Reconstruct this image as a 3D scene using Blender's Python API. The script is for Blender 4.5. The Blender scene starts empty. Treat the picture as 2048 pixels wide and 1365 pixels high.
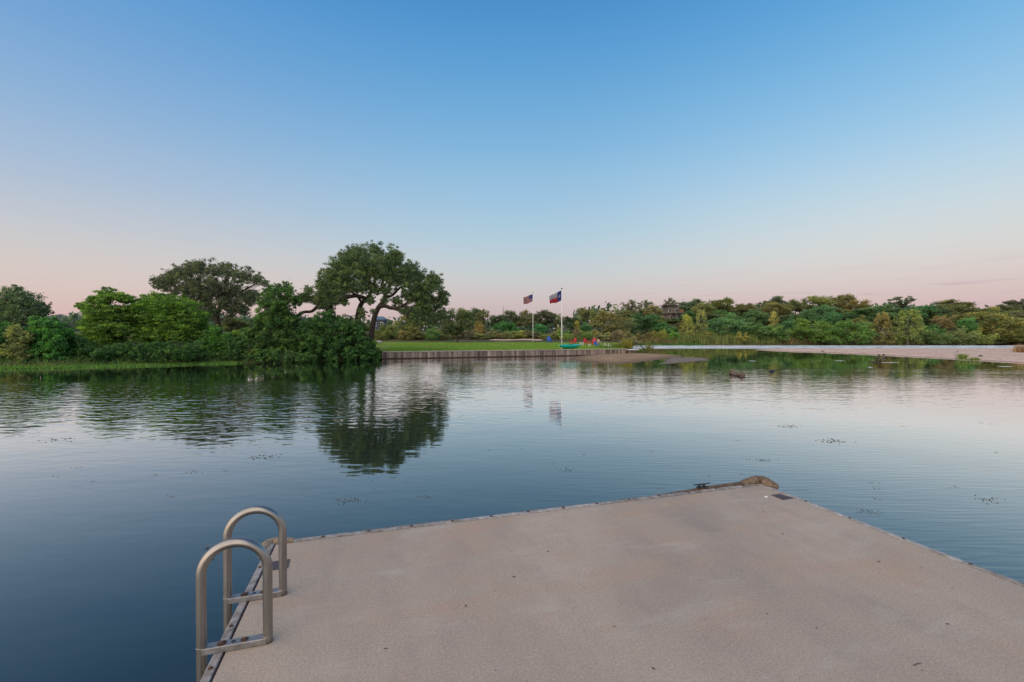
import bpy, bmesh, math, random
import numpy as np
from mathutils import Vector, Matrix

rng = np.random.default_rng(7)
random.seed(7)
SC = bpy.context.scene
COL = SC.collection
R = math.radians

# ---------------------------------------------------------------- camera
F = 905.0; EYE = 2.3; PITCH = math.atan(10.5 / 905.0)
cam_d = bpy.data.cameras.new('camera'); cam = bpy.data.objects.new('camera', cam_d); COL.objects.link(cam)
cam_d.sensor_width = 36; cam_d.lens = 36 * F / 2048; cam_d.clip_start = 0.05; cam_d.clip_end = 8000
cam.location = (0, 0, EYE); cam.rotation_euler = (R(90) - PITCH, 0, 0)
SC.camera = cam

# ---------------------------------------------------------------- sky, sun, exposure
SUN_EL, SUN_AZ = 32.0, 215.0        # last glow comes from behind the left shoulder
w = bpy.data.worlds.new('World'); SC.world = w; w.use_nodes = True
nt = w.node_tree; nt.nodes.clear(); N = nt.nodes.new; L = nt.links.new


def lin(c):
    return tuple(((v / 255) / 12.92 if v / 255 <= .04045 else ((v / 255 + .055) / 1.055) ** 2.4) for v in c)


tc = N('ShaderNodeTexCoord'); sep = N('ShaderNodeSeparateXYZ'); L(tc.outputs['Generated'], sep.inputs[0])
asn = N('ShaderNodeMath'); asn.operation = 'ARCSINE'; L(sep.outputs['Z'], asn.inputs[0])
el = N('ShaderNodeMath'); el.operation = 'DIVIDE'; L(asn.outputs[0], el.inputs[0]); el.inputs[1].default_value = R(60)


def ramp(stops):
    r = N('ShaderNodeValToRGB'); r.color_ramp.interpolation = 'B_SPLINE'
    while len(r.color_ramp.elements) < len(stops): r.color_ramp.elements.new(0.5)
    for e, (deg, c) in zip(r.color_ramp.elements, stops):
        e.position = deg / 60; e.color = (*lin(c), 1)
    L(el.outputs[0], r.inputs[0]); return r


centre = ramp([(0, (184, 162, 168)), (2.5, (194, 174, 179)), (5, (203, 191, 191)), (8, (196, 203, 206)), (12, (174, 200, 216)), (16.5, (156, 193, 220)),
               (22, (130, 181, 219)), (30, (92, 159, 212)), (38, (66, 138, 200)), (60, (34, 88, 150))])
right = ramp([(0, (198, 166, 173)), (3, (206, 179, 182)), (6, (214, 202, 199)), (10, (209, 215, 216)), (15, (182, 209, 227)),
              (20, (152, 197, 229)), (27, (112, 175, 222)), (34, (80, 154, 212)), (42, (54, 126, 190)), (60, (34, 88, 150))])
left = ramp([(0, (208, 172, 172)), (3, (215, 188, 184)), (6, (212, 200, 195)), (9.5, (197, 199, 204)), (14, (172, 190, 213)),
             (20, (142, 178, 214)), (27, (110, 160, 211)), (34, (85, 148, 207)), (42, (54, 118, 184)), (60, (34, 88, 150))])
az = N('ShaderNodeMapRange'); az.interpolation_type = 'SMOOTHSTEP'; L(sep.outputs['X'], az.inputs['Value'])
az.inputs['From Min'].default_value = -0.02; az.inputs['From Max'].default_value = -0.72
mx = N('ShaderNodeMix'); mx.data_type = 'RGBA'
az2 = N('ShaderNodeMapRange'); az2.interpolation_type = 'SMOOTHSTEP'; L(sep.outputs['X'], az2.inputs['Value'])
az2.inputs['From Min'].default_value = 0.05; az2.inputs['From Max'].default_value = 0.72
mr_ = N('ShaderNodeMix'); mr_.data_type = 'RGBA'; L(az2.outputs[0], mr_.inputs[0]); L(centre.outputs[0], mr_.inputs[6]); L(right.outputs[0], mr_.inputs[7])
L(az.outputs[0], mx.inputs[0]); L(mr_.outputs[2], mx.inputs[6]); L(left.outputs[0], mx.inputs[7])
# thin mauve cloud streaks low on the right
mp = N('ShaderNodeMapping'); mp.inputs['Scale'].default_value = (5, 5, 75); L(tc.outputs['Generated'], mp.inputs[0])
cn = N('ShaderNodeTexNoise'); cn.inputs['Scale'].default_value = 1.6; cn.inputs['Detail'].default_value = 4; L(mp.outputs[0], cn.inputs[0])
cr = N('ShaderNodeMapRange'); L(cn.outputs[0], cr.inputs[0]); cr.inputs['From Min'].default_value = .55; cr.inputs['From Max'].default_value = .68
band = N('ShaderNodeMapRange'); L(sep.outputs['Z'], band.inputs[0]); band.interpolation_type = 'SMOOTHSTEP'
band.inputs['From Min'].default_value = .135; band.inputs['From Max'].default_value = .07
band2 = N('ShaderNodeMapRange'); L(sep.outputs['X'], band2.inputs[0]); band2.interpolation_type = 'SMOOTHSTEP'
band2.inputs['From Min'].default_value = .2; band2.inputs['From Max'].default_value = .45
m1 = N('ShaderNodeMath'); m1.operation = 'MULTIPLY'; L(cr.outputs[0], m1.inputs[0]); L(band.outputs[0], m1.inputs[1])
m2 = N('ShaderNodeMath'); m2.operation = 'MULTIPLY'; L(m1.outputs[0], m2.inputs[0]); L(band2.outputs[0], m2.inputs[1])
m3 = N('ShaderNodeMath'); m3.operation = 'MULTIPLY'; L(m2.outputs[0], m3.inputs[0]); m3.inputs[1].default_value = .45
cm = N('ShaderNodeMix'); cm.data_type = 'RGBA'; L(m3.outputs[0], cm.inputs[0]); L(mx.outputs[2], cm.inputs[6]); cm.inputs[7].default_value = (*lin((172, 150, 170)), 1)
bg = N('ShaderNodeBackground'); L(cm.outputs[2], bg.inputs[0]); bg.inputs[1].default_value = 1.0
sky = N('ShaderNodeTexSky'); sky.sky_type = 'NISHITA'; sky.sun_disc = False
sky.sun_elevation = R(3); sky.sun_rotation = R(SUN_AZ)
bg2 = N('ShaderNodeBackground'); L(sky.outputs[0], bg2.inputs[0]); bg2.inputs[1].default_value = 0.012
ad = N('ShaderNodeAddShader'); L(bg.outputs[0], ad.inputs[0]); L(bg2.outputs[0], ad.inputs[1])
wo = N('ShaderNodeOutputWorld'); L(ad.outputs[0], wo.inputs[0])

sl = bpy.data.lights.new('sun', 'SUN'); so = bpy.data.objects.new('sun', sl); COL.objects.link(so)
sl.energy = 3.4; sl.angle = R(110); sl.color = (1.0, 0.80, 0.58)
sd_ = Vector((math.sin(R(SUN_AZ)) * math.cos(R(SUN_EL)), math.cos(R(SUN_AZ)) * math.cos(R(SUN_EL)), math.sin(R(SUN_EL))))
so.rotation_euler = sd_.to_track_quat('Z', 'Y').to_euler()
SC.view_settings.view_transform = 'Standard'; SC.view_settings.look = 'None'
SC.view_settings.exposure = 0; SC.view_settings.gamma = 1
SC.render.engine = 'CYCLES'


# ---------------------------------------------------------------- helpers
def W(px, py, Y):
    a = (px - 1024) / F; b = (682.5 - py) / F
    dx, dy, dz = a, math.cos(PITCH) + b * math.sin(PITCH), -math.sin(PITCH) + b * math.cos(PITCH)
    return Vector((dx / dy * Y, Y, EYE + dz / dy * Y))


def G(px, py, z=0.0):
    a = (px - 1024) / F; b = (682.5 - py) / F
    dx, dy, dz = a, math.cos(PITCH) + b * math.sin(PITCH), -math.sin(PITCH) + b * math.cos(PITCH)
    t = (z - EYE) / dz
    return Vector((dx * t, dy * t, z))


def tag(o, label=None, cat=None, group=None, kind=None):
    if label: o['label'] = label
    if cat: o['category'] = cat
    if group: o['group'] = group
    if kind: o['kind'] = kind
    return o


def thing(name, label, cat, loc=(0, 0, 0), rz=0, group=None):
    o = bpy.data.objects.new(name, None); COL.objects.link(o); o.location = loc; o.rotation_euler = (0, 0, rz)
    o.empty_display_size = .2
    return tag(o, label, cat, group)


def link(name, me, mat=None, parent=None, smooth=False):
    if mat is not None and not me.materials: me.materials.append(mat)
    if smooth and len(me.polygons): me.polygons.foreach_set('use_smooth', [True] * len(me.polygons))
    o = bpy.data.objects.new(name, me); COL.objects.link(o)
    if parent: o.parent = parent
    return o


class MB:
    def __init__(s): s.v = []; s.f = []
    def add(s, v, f):
        n = len(s.v); s.v += [tuple(p) for p in v]; s.f += [tuple(i + n for i in q) for q in f]; return s
    def box(s, c, d, ax=None, bev=0):
        ax = ax or (Vector((1, 0, 0)), Vector((0, 1, 0)), Vector((0, 0, 1))); c = Vector(c)
        hx, hy, hz = d[0] / 2, d[1] / 2, d[2] / 2
        b = min(bev, hx, hy)
        if not b:
            P = [c + ax[0] * x * hx + ax[1] * y * hy + ax[2] * z * hz for z in (-1, 1) for x, y in ((-1, -1), (1, -1), (1, 1), (-1, 1))]
            return s.add(P, [(3, 2, 1, 0), (4, 5, 6, 7), (0, 1, 5, 4), (1, 2, 6, 5), (2, 3, 7, 6), (3, 0, 4, 7)])
        P = []
        for z, k in ((-hz, 0), (hz - b, 0), (hz, b)):
            P += [c + ax[0] * x * (hx - k) + ax[1] * y * (hy - k) + ax[2] * z for x, y in ((-1, -1), (1, -1), (1, 1), (-1, 1))]
        fs = [(3, 2, 1, 0), (8, 9, 10, 11)]
        for l in (0, 4):
            for i in range(4): fs.append((l + i, l + (i + 1) % 4, l + 4 + (i + 1) % 4, l + 4 + i))
        return s.add(P, fs)
    def tube(s, pts, rad, seg=10, cap=True, noise=0):
        pts = [Vector(p) for p in pts]; n = len(pts)
        rad = rad if hasattr(rad, '__len__') else [rad] * n
        V = []; up = None
        for i, p in enumerate(pts):
            t = (pts[min(i + 1, n - 1)] - pts[max(i - 1, 0)]).normalized()
            if up is None:
                up = Vector((0, 0, 1)) if abs(t.z) < .9 else Vector((1, 0, 0))
            a = t.cross(up).normalized(); up = a.cross(t).normalized()
            for k in range(seg):
                th = 2 * math.pi * k / seg
                r = rad[i] * (1 + noise * random.uniform(-1, 1))
                V.append(p + (a * math.cos(th) + up * math.sin(th)) * r)
        fs = [(i * seg + k, i * seg + (k + 1) % seg, (i + 1) * seg + (k + 1) % seg, (i + 1) * seg + k) for i in range(n - 1) for k in range(seg)]
        if cap: fs += [tuple(range(seg))[::-1], tuple((n - 1) * seg + k for k in range(seg))]
        return s.add(V, fs)
    def lathe(s, prof, c=(0, 0, 0), seg=16):
        c = Vector(c); V = [c + Vector((r * math.cos(2 * math.pi * k / seg), r * math.sin(2 * math.pi * k / seg), z)) for r, z in prof for k in range(seg)]
        n = len(prof)
        fs = [(i * seg + k, i * seg + (k + 1) % seg, (i + 1) * seg + (k + 1) % seg, (i + 1) * seg + k) for i in range(n - 1) for k in range(seg)]
        fs += [tuple(range(seg))[::-1], tuple((n - 1) * seg + k for k in range(seg))]
        return s.add(V, fs)
    def mesh(s, name, mat=None):
        me = bpy.data.meshes.new(name); me.from_pydata(s.v, [], s.f); me.update()
        if mat: me.materials.append(mat)
        return me
    def build(s, name, mat, parent=None, smooth=False):
        return link(name, s.mesh(name, mat), None, parent, smooth)


def np_mesh(name, V, Fc, mat, tint=None):
    """V (n,3), Fc (m,k) faces, tint per face"""
    me = bpy.data.meshes.new(name); k = Fc.shape[1]
    me.vertices.add(len(V)); me.vertices.foreach_set('co', V.astype(np.float32).ravel())
    me.loops.add(Fc.size); me.loops.foreach_set('vertex_index', Fc.astype(np.int32).ravel())
    me.polygons.add(len(Fc)); me.polygons.foreach_set('loop_start', np.arange(0, Fc.size, k, dtype=np.int32))
    try: me.polygons.foreach_set('loop_total', np.full(len(Fc), k, dtype=np.int32))
    except Exception: pass
    if tint is not None:
        at = me.attributes.new('tint', 'FLOAT', 'FACE'); at.data.foreach_set('value', tint.astype(np.float32))
    me.update(calc_edges=True); me.validate()
    if mat: me.materials.append(mat)
    return me


# ---------------------------------------------------------------- materials
def new_mat(name):
    m = bpy.data.materials.new(name); m.use_nodes = True; n = m.node_tree; n.nodes.clear()
    return m, n, n.nodes.new, n.links.new


def plain(name, col, rough=.6, metal=0.0, var=.12, scale=8.0, bump=0.0, col2=None, stretch=(1, 1, 1), coat=0):
    m, n, A, K = new_mat(name)
    o = A('ShaderNodeOutputMaterial'); p = A('ShaderNodeBsdfPrincipled'); K(p.outputs[0], o.inputs[0])
    p.inputs['Roughness'].default_value = rough; p.inputs['Metallic'].default_value = metal
    if coat: p.inputs['Coat Weight'].default_value = coat
    t = A('ShaderNodeTexCoord'); mp = A('ShaderNodeMapping'); mp.inputs['Scale'].default_value = stretch; K(t.outputs['Object'], mp.inputs[0])
    nz = A('ShaderNodeTexNoise'); nz.inputs['Scale'].default_value = scale; nz.inputs['Detail'].default_value = 6; nz.inputs['Roughness'].default_value = .65; K(mp.outputs[0], nz.inputs[0])
    mr = A('ShaderNodeMapRange'); K(nz.outputs[0], mr.inputs[0]); mr.inputs['From Min'].default_value = .3; mr.inputs['From Max'].default_value = .7
    mx = A('ShaderNodeMix'); mx.data_type = 'RGBA'; K(mr.outputs[0], mx.inputs[0])
    c2 = col2 or tuple(c * (1 - 2 * var) for c in col); c1 = col if col2 else tuple(min(1, c * (1 + var)) for c in col)
    mx.inputs[6].default_value = (*c2, 1); mx.inputs[7].default_value = (*c1, 1); K(mx.outputs[2], p.inputs['Base Color'])
    if bump:
        b = A('ShaderNodeBump'); b.inputs['Strength'].default_value = 1; b.inputs['Distance'].default_value = bump; K(nz.outputs[0], b.inputs['Height']); K(b.outputs[0], p.inputs['Normal'])
    return m


def foliage_mat():
    m, n, A, K = new_mat('foliage')
    o = A('ShaderNodeOutputMaterial'); oi = A('ShaderNodeObjectInfo'); at = A('ShaderNodeAttribute'); at.attribute_name = 'tint'
    r = A('ShaderNodeValToRGB'); K(at.outputs['Fac'], r.inputs[0])
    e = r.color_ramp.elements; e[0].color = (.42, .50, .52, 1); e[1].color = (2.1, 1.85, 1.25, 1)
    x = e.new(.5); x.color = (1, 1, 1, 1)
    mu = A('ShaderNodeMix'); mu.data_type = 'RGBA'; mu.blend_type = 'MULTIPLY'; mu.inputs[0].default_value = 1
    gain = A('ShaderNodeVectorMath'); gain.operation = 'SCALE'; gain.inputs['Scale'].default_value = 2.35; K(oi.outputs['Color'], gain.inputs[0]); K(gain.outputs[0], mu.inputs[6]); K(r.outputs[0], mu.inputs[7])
    p = A('ShaderNodeBsdfPrincipled'); p.inputs['Roughness'].default_value = .55; p.inputs['Specular IOR Level'].default_value = .25
    K(mu.outputs[2], p.inputs['Base Color'])
    t = A('ShaderNodeBsdfTranslucent'); g = A('ShaderNodeMix'); g.data_type = 'RGBA'; g.blend_type = 'MULTIPLY'; g.inputs[0].default_value = 1
    K(mu.outputs[2], g.inputs[6]); g.inputs[7].default_value = (1.25, 1.4, .7, 1); K(g.outputs[2], t.inputs[0])
    ms = A('ShaderNodeMixShader'); ms.inputs[0].default_value = .38; K(p.outputs[0], ms.inputs[1]); K(t.outputs[0], ms.inputs[2]); K(ms.outputs[0], o.inputs[0])
    return m


def deck_mat():
    m, n, A, K = new_mat('deck_concrete')
    o = A('ShaderNodeOutputMaterial'); p = A('ShaderNodeBsdfPrincipled'); K(p.outputs[0], o.inputs[0]); p.inputs['Roughness'].default_value = .88
    t = A('ShaderNodeTexCoord')
    def noise(s, d=5, r=.6, st=(1, 1, 1)):
        mp = A('ShaderNodeMapping'); mp.inputs['Scale'].default_value = st; K(t.outputs['Object'], mp.inputs[0])
        z = A('ShaderNodeTexNoise'); z.inputs['Scale'].default_value = s; z.inputs['Detail'].default_value = d; z.inputs['Roughness'].default_value = r; K(mp.outputs[0], z.inputs[0]); return z
    def rng_(src, a, b, c=0., d=1.):
        q = A('ShaderNodeMapRange'); K(src, q.inputs[0]); q.inputs[1].default_value = a; q.inputs[2].default_value = b; q.inputs[3].default_value = c; q.inputs[4].default_value = d; return q.outputs[0]
    def mix(f, a, b, bl='MIX'):
        q = A('ShaderNodeMix'); q.data_type = 'RGBA'; q.blend_type = bl
        if isinstance(f, float): q.inputs[0].default_value = f
        else: K(f, q.inputs[0])
        for i, v in ((6, a), (7, b)):
            if isinstance(v, tuple): q.inputs[i].default_value = (*v, 1)
            else: K(v, q.inputs[i])
        return q.outputs[2]
    big = noise(.7, 5, .6, (1, .6, 1)); med = noise(1.7, 6, .66, (.55, 1.3, 1)); fine = noise(240, 2, .6); fine2 = noise(75, 3, .7)
    c = mix(rng_(big.outputs[0], .34, .66), (.350, .290, .240), (.475, .385, .305))
    c = mix(rng_(med.outputs[0], .5, .66, 0, .75), c, (.46, .330, .240))
    med2 = noise(2.1, 6, .7, (1.5, .6, 1)); c = mix(rng_(med2.outputs[0], .5, .72, 0, .35), c, (.27, .235, .21))
    c = mix(rng_(fine.outputs[0], .38, .62, .0, 1.), mix(1.0, c, (.72, .72, .73), 'MULTIPLY'), mix(1.0, c, (1.2, 1.18, 1.15), 'MULTIPLY'))
    c = mix(rng_(fine2.outputs[0], .3, .7, .0, 1.), mix(1.0, c, (.80, .80, .80), 'MULTIPLY'), mix(1.0, c, (1.15, 1.15, 1.15), 'MULTIPLY'))
    pale = noise(2.6, 6, .7, (.5, 1.5, 1)); c = mix(rng_(pale.outputs[0], .54, .7, 0, .4), c, (.50, .455, .40))
    # tiny dark droppings and specks
    vo = A('ShaderNodeTexVoronoi'); vo.inputs['Scale'].default_value = 7; K(t.outputs['Object'], vo.inputs[0])
    sp = rng_(vo.outputs['Distance'], .045, .02); spn = noise(2.7, 2); spm = rng_(spn.outputs[0], .5, .56)
    mm = A('ShaderNodeMath'); mm.operation = 'MULTIPLY'; K(sp, mm.inputs[0]); K(spm, mm.inputs[1])
    c = mix(mm.outputs[0], c, (.1, .085, .07))
    # hairline cracks: wandering lines across the slab
    s = A('ShaderNodeSeparateXYZ'); K(t.outputs['Object'], s.inputs[0])
    wob = noise(1.4, 8, .62)
    for x0, sl_, y0, y1 in ((1.25, -.28, 1.4, 4.0), (2.35, -.32, .6, 3.6), (.7, .1, 3.0, 4.3)):
        a = A('ShaderNodeMath'); a.operation = 'MULTIPLY_ADD'; K(s.outputs['Y'], a.inputs[0]); a.inputs[1].default_value = -sl_; K(s.outputs['X'], a.inputs[2])
        b = A('ShaderNodeMath'); b.operation = 'MULTIPLY_ADD'; K(wob.outputs[0], b.inputs[0]); b.inputs[1].default_value = .8; K(a.outputs[0], b.inputs[2])
        d = A('ShaderNodeMath'); d.operation = 'SUBTRACT'; K(b.outputs[0], d.inputs[0]); d.inputs[1].default_value = x0 + .4
        e = A('ShaderNodeMath'); e.operation = 'ABSOLUTE'; K(d.outputs[0], e.inputs[0])
        f = rng_(e.outputs[0], .0042, .0012)
        g1 = rng_(s.outputs['Y'], y0, y0 + .15); g2 = rng_(s.outputs['Y'], y1, y1 - .15)
        h = A('ShaderNodeMath'); h.operation = 'MULTIPLY'; K(g1, h.inputs[0]); K(g2, h.inputs[1])
        i = A('ShaderNodeMath'); i.operation = 'MULTIPLY'; K(h.outputs[0], i.inputs[0]); K(f, i.inputs[1])
        j = A('ShaderNodeMath'); j.operation = 'MULTIPLY'; K(i.outputs[0], j.inputs[0]); j.inputs[1].default_value = .6
        c = mix(j.outputs[0], c, (.12, .10, .09))
    K(c, p.inputs['Base Color'])
    bp = A('ShaderNodeBump'); bp.inputs['Distance'].default_value = .0012; K(fine.outputs[0], bp.inputs['Height']); K(bp.outputs[0], p.inputs['Normal'])
    return m


def wood_mat(name='grey_wood', c1=(.42, .40, .38), c2=(.13, .105, .09)):
    return plain(name, c1, .85, scale=14, bump=.003, col2=c2, stretch=(1, 1, 1))


def water_mat():
    m, n, A, K = new_mat('river_water')
    o = A('ShaderNodeOutputMaterial'); p = A('ShaderNodeMixShader'); body = A('ShaderNodeBsdfDiffuse'); gl = A('ShaderNodeBsdfGlossy'); fr_ = A('ShaderNodeFresnel')
    gl.inputs['Roughness'].default_value = .03; gl.inputs[0].default_value = (.97, .98, .98, 1); fr_.inputs[0].default_value = 1.333
    body.inputs[0].default_value = (.012, .021, .022, 1)
    g = A('ShaderNodeNewGeometry'); s = A('ShaderNodeSeparateXYZ'); K(g.outputs['Position'], s.inputs[0])
    def mth(op, a, b=None, c=None):
        q = A('ShaderNodeMath'); q.operation = op
        for i, v in enumerate((a, b, c)):
            if v is None: continue
            if isinstance(v, (int, float)): q.inputs[i].default_value = v
            else: K(v, q.inputs[i])
        return q.outputs[0]
    def mr(v, a, b, c=0., d=1.):
        q = A('ShaderNodeMapRange'); q.interpolation_type = 'SMOOTHSTEP'; K(v, q.inputs[0])
        q.inputs[1].default_value = a; q.inputs[2].default_value = b; q.inputs[3].default_value = c; q.inputs[4].default_value = d; return q.outputs[0]
    def noise(scale, st, rot=0., d=3, r=.5, dist=0.):
        mp = A('ShaderNodeMapping'); mp.inputs['Scale'].default_value = st; mp.inputs['Rotation'].default_value = (0, 0, R(rot)); K(g.outputs['Position'], mp.inputs[0])
        z = A('ShaderNodeTexNoise'); z.inputs['Scale'].default_value = scale; z.inputs['Detail'].default_value = d; z.inputs['Roughness'].default_value = r
        z.inputs['Distortion'].default_value = dist; K(mp.outputs[0], z.inputs[0]); return z.outputs[0]
    X, Y = s.outputs['X'], s.outputs['Y']
    wob = noise(.12, (1, 1, 1), d=3)
    wb = mth('MULTIPLY_ADD', wob, 14., -7.)
    Yw = mth('ADD', Y, wb)
    # shelter: calm belt under the left bank and calm shallows behind the gravel bars
    bank = mth('MULTIPLY_ADD', X, .33, 44.5)              # roughly the left shoreline
    db = mth('SUBTRACT', bank, mth('MULTIPLY_ADD', wb, .35, Y))
    calmL = mth('MULTIPLY', mr(db, 7., 4.), mr(X, -11., -13.))
    calmW = mth('MULTIPLY', mth('MULTIPLY', mr(X, -14., -12.), mr(X, 14., 10.)), mr(mth('MULTIPLY_ADD', X, -.33, Y), 43.0, 45.5))
    sh = mth('MULTIPLY_ADD', wb, .22, mth('MULTIPLY_ADD', X, .06, Y))
    calmR = mth('MULTIPLY', mr(sh, 31., 37.), mth('MULTIPLY', mr(X, 4., 12.), mr(Y, 84., 78.)))
    calm = mth('MINIMUM', mth('ADD', mth('ADD', calmL, calmR), calmW), 1.)
    patch = mr(noise(.22, (.35, 1, 1), rot=-12, d=3), .35, .62, .55, 1.)
    wind = mth('MULTIPLY', mth('SUBTRACT', 1., mth('MULTIPLY', calm, .94)), patch)
    nearf = mr(mth('MULTIPLY_ADD', X, -.15, Y), 7., 17., .16, 1.)
    wind = mth('MULTIPLY', wind, nearf)
    lane = mth('MULTIPLY', mth('MULTIPLY', mr(mth('MULTIPLY_ADD', wb, .25, Y), 9.5, 13.), mr(mth('MULTIPLY_ADD', wb, .12, Y), 23.5, 21.5)), mr(mth('MULTIPLY_ADD', wb, .3, X), -2., -6.))
    slick = mth('MULTIPLY', mr(Y, 21.5, 24.), mr(X, -8., -11.))
    wind = mth('MULTIPLY', wind, mth('MULTIPLY_ADD', slick, -.75, 1.))
    wind = mth('MULTIPLY_ADD', lane, .75, wind)
    rif = mth('MULTIPLY', mth('MULTIPLY', mr(Y, 78., 84.), mr(Y, 112., 104.)), mr(X, 14., 22.))
    h1 = noise(2.0, (.7, 1.5, 1), rot=14, d=2, r=.4, dist=.25)
    h2 = noise(4.6, (.55, 1.3, 1), rot=20, d=1, r=.4, dist=.35)
    h3 = noise(.55, (.6, 1.3, 1), rot=10, d=1)
    h = mth('MULTIPLY', h1, .014)
    h = mth('MULTIPLY_ADD', h2, .0068, h); h = mth('MULTIPLY', h, mr(mth('MULTIPLY_ADD', Y, -.12, X), 1., -4., .6, 1.15))
    h = mth('MULTIPLY', h, mth('MULTIPLY_ADD', rif, 5.5, wind))
    h = mth('MULTIPLY_ADD', h3, .006, h)
    h4 = noise(9.0, (.22, 1.5, 1), rot=-14, d=1, r=.3, dist=.15)
    h = mth('MULTIPLY_ADD', h4, mth('MULTIPLY', mth('MULTIPLY', mr(mth('MULTIPLY_ADD', Y, -.1, X), -2., 1.5), mr(Y, 26., 12.)), .0022), h)
    b = A('ShaderNodeBump'); b.inputs['Strength'].default_value = 1; b.inputs['Distance'].default_value = 1; K(h, b.inputs['Height']); K(b.outputs[0], gl.inputs['Normal']); K(b.outputs[0], fr_.inputs['Normal'])
    K(mth('MINIMUM', mth('MULTIPLY', mth('POWER', fr_.outputs[0], 1.08), 2.45), .95), p.inputs[0]); K(body.outputs[0], p.inputs[1]); K(gl.outputs[0], p.inputs[2])
    # broken white water over the riffle, its bright sky reflection painted white with it
    fo = A('ShaderNodeBsdfDiffuse'); fo.inputs[0].default_value = (.84, .88, .90, 1)
    fm = mth('MULTIPLY', mr(noise(1.1, (.35, 1.6, 1), d=6, r=.75), .42, .55), rif)
    ms = A('ShaderNodeMixShader'); K(fm, ms.inputs[0]); K(p.outputs[0], ms.inputs[1]); K(fo.outputs[0], ms.inputs[2]); K(ms.outputs[0], o.inputs[0])
    return m


def ground_mat(name, c1, c2, c3, scale=.6, bump=.05, fine=9., wet=0.):
    m, n, A, K = new_mat(name)
    o = A('ShaderNodeOutputMaterial'); p = A('ShaderNodeBsdfPrincipled'); K(p.outputs[0], o.inputs[0]); p.inputs['Roughness'].default_value = .95
    p.inputs['Specular IOR Level'].default_value = .15
    t = A('ShaderNodeTexCoord')
    z = A('ShaderNodeTexNoise'); z.inputs['Scale'].default_value = scale; z.inputs['Detail'].default_value = 7; z.inputs['Roughness'].default_value = .7; K(t.outputs['Object'], z.inputs[0])
    y = A('ShaderNodeTexNoise'); y.inputs['Scale'].default_value = fine; y.inputs['Detail'].default_value = 4; y.inputs['Roughness'].default_value = .7; K(t.outputs['Object'], y.inputs[0])
    r = A('ShaderNodeValToRGB'); K(z.outputs[0], r.inputs[0]); e = r.color_ramp.elements
    e[0].position = .35; e[0].color = (*c1, 1); e[1].position = .65; e[1].color = (*c3, 1); q = e.new(.5); q.color = (*c2, 1)
    mr = A('ShaderNodeMapRange'); K(y.outputs[0], mr.inputs[0]); mr.inputs[1].default_value = .3; mr.inputs[2].default_value = .7; mr.inputs[3].default_value = .65; mr.inputs[4].default_value = 1.25
    mu = A('ShaderNodeVectorMath'); mu.operation = 'SCALE'; K(r.outputs[0], mu.inputs[0]); K(mr.outputs[0], mu.inputs['Scale']); K(mu.outputs[0], p.inputs['Base Color'])
    if wet:
        g_ = A('ShaderNodeNewGeometry'); s_ = A('ShaderNodeSeparateXYZ'); K(g_.outputs['Position'], s_.inputs[0])
        jz = A('ShaderNodeMath'); jz.operation = 'MULTIPLY_ADD'; K(z.outputs[0], jz.inputs[0]); jz.inputs[1].default_value = -wet; K(s_.outputs['Z'], jz.inputs[2])
        wm = A('ShaderNodeMapRange'); wm.interpolation_type = 'SMOOTHSTEP'; K(jz.outputs[0], wm.inputs[0]); wm.inputs[1].default_value = -wet * .5; wm.inputs[2].default_value = wet * .35
        wx = A('ShaderNodeMix'); wx.data_type = 'RGBA'; K(wm.outputs[0], wx.inputs[0]); K(mu.outputs[0], wx.inputs[7])
        wd2 = A('ShaderNodeVectorMath'); wd2.operation = 'SCALE'; wd2.inputs['Scale'].default_value = .48; K(mu.outputs[0], wd2.inputs[0]); K(wd2.outputs[0], wx.inputs[6]); K(wx.outputs[2], p.inputs['Base Color'])
    b = A('ShaderNodeBump'); b.inputs['Distance'].default_value = bump; K(y.outputs[0], b.inputs['Height']); K(b.outputs[0], p.inputs['Normal'])
    return m


M_FOL = foliage_mat()
M_BARK = plain('bark', (.085, .062, .048), .95, scale=5, bump=.05, col2=(.03, .022, .018), stretch=(1, 1, .35))
M_BARKL = plain('pale_bark', (.30, .27, .22), .9, scale=3, bump=.02, col2=(.14, .12, .10))
M_DECK = deck_mat()
M_WOOD = wood_mat()
M_WOODD = wood_mat('dark_wood', (.17, .125, .095), (.07, .05, .04))
M_ALU = plain('brushed_aluminium', (.33, .31, .29), .32, metal=.9, var=.10, scale=18, bump=.0006, stretch=(1, 1, .25))
M_ALUF = plain('oxidised_flat_bar', (.40, .40, .40), .5, metal=.75, scale=25, bump=.0008, col2=(.22, .20, .19))
M_RUST = plain('rusty_steel', (.16, .085, .055), .8, metal=.4, scale=60, col2=(.05, .035, .03))
M_BLACK = plain('black_iron', (.025, .025, .028), .5, scale=30)
M_PLATE = plain('dark_slate_plate', (.075, .062, .07), .75, scale=50)
M_STRIP = plain('maroon_rubber', (.045, .018, .018), .7, scale=30)
M_TAN = plain('tan_carpet', (.36, .28, .20), .95, scale=18, bump=.008, col2=(.20, .145, .10))
M_SHAG = plain('shaggy_brown_carpet', (.30, .22, .15), 1.0, scale=22, bump=.02, col2=(.10, .07, .05))
M_WATER = water_mat()
M_GROUND = ground_mat('rough_grass_ground', (.055, .075, .028), (.10, .10, .045), (.17, .14, .08), .12, .1, 3.)
M_LAWN = ground_mat('mown_lawn', (.13, .21, .018), (.18, .27, .026), (.22, .29, .042), .35, .03, 7.)
M_SAND = ground_mat('pink_sand', (.54, .375, .285), (.64, .46, .36), (.70, .52, .415), .5, .03, 4., wet=.08)
M_GRAVEL = ground_mat('river_gravel', (.26, .175, .105), (.35, .235, .145), (.44, .29, .185), .9, .05, 6., wet=.16)
M_WET = ground_mat('wet_gravel', (.19, .15, .12), (.23, .185, .15), (.27, .215, .175), 1.3, .04, 7., wet=.05)
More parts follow.
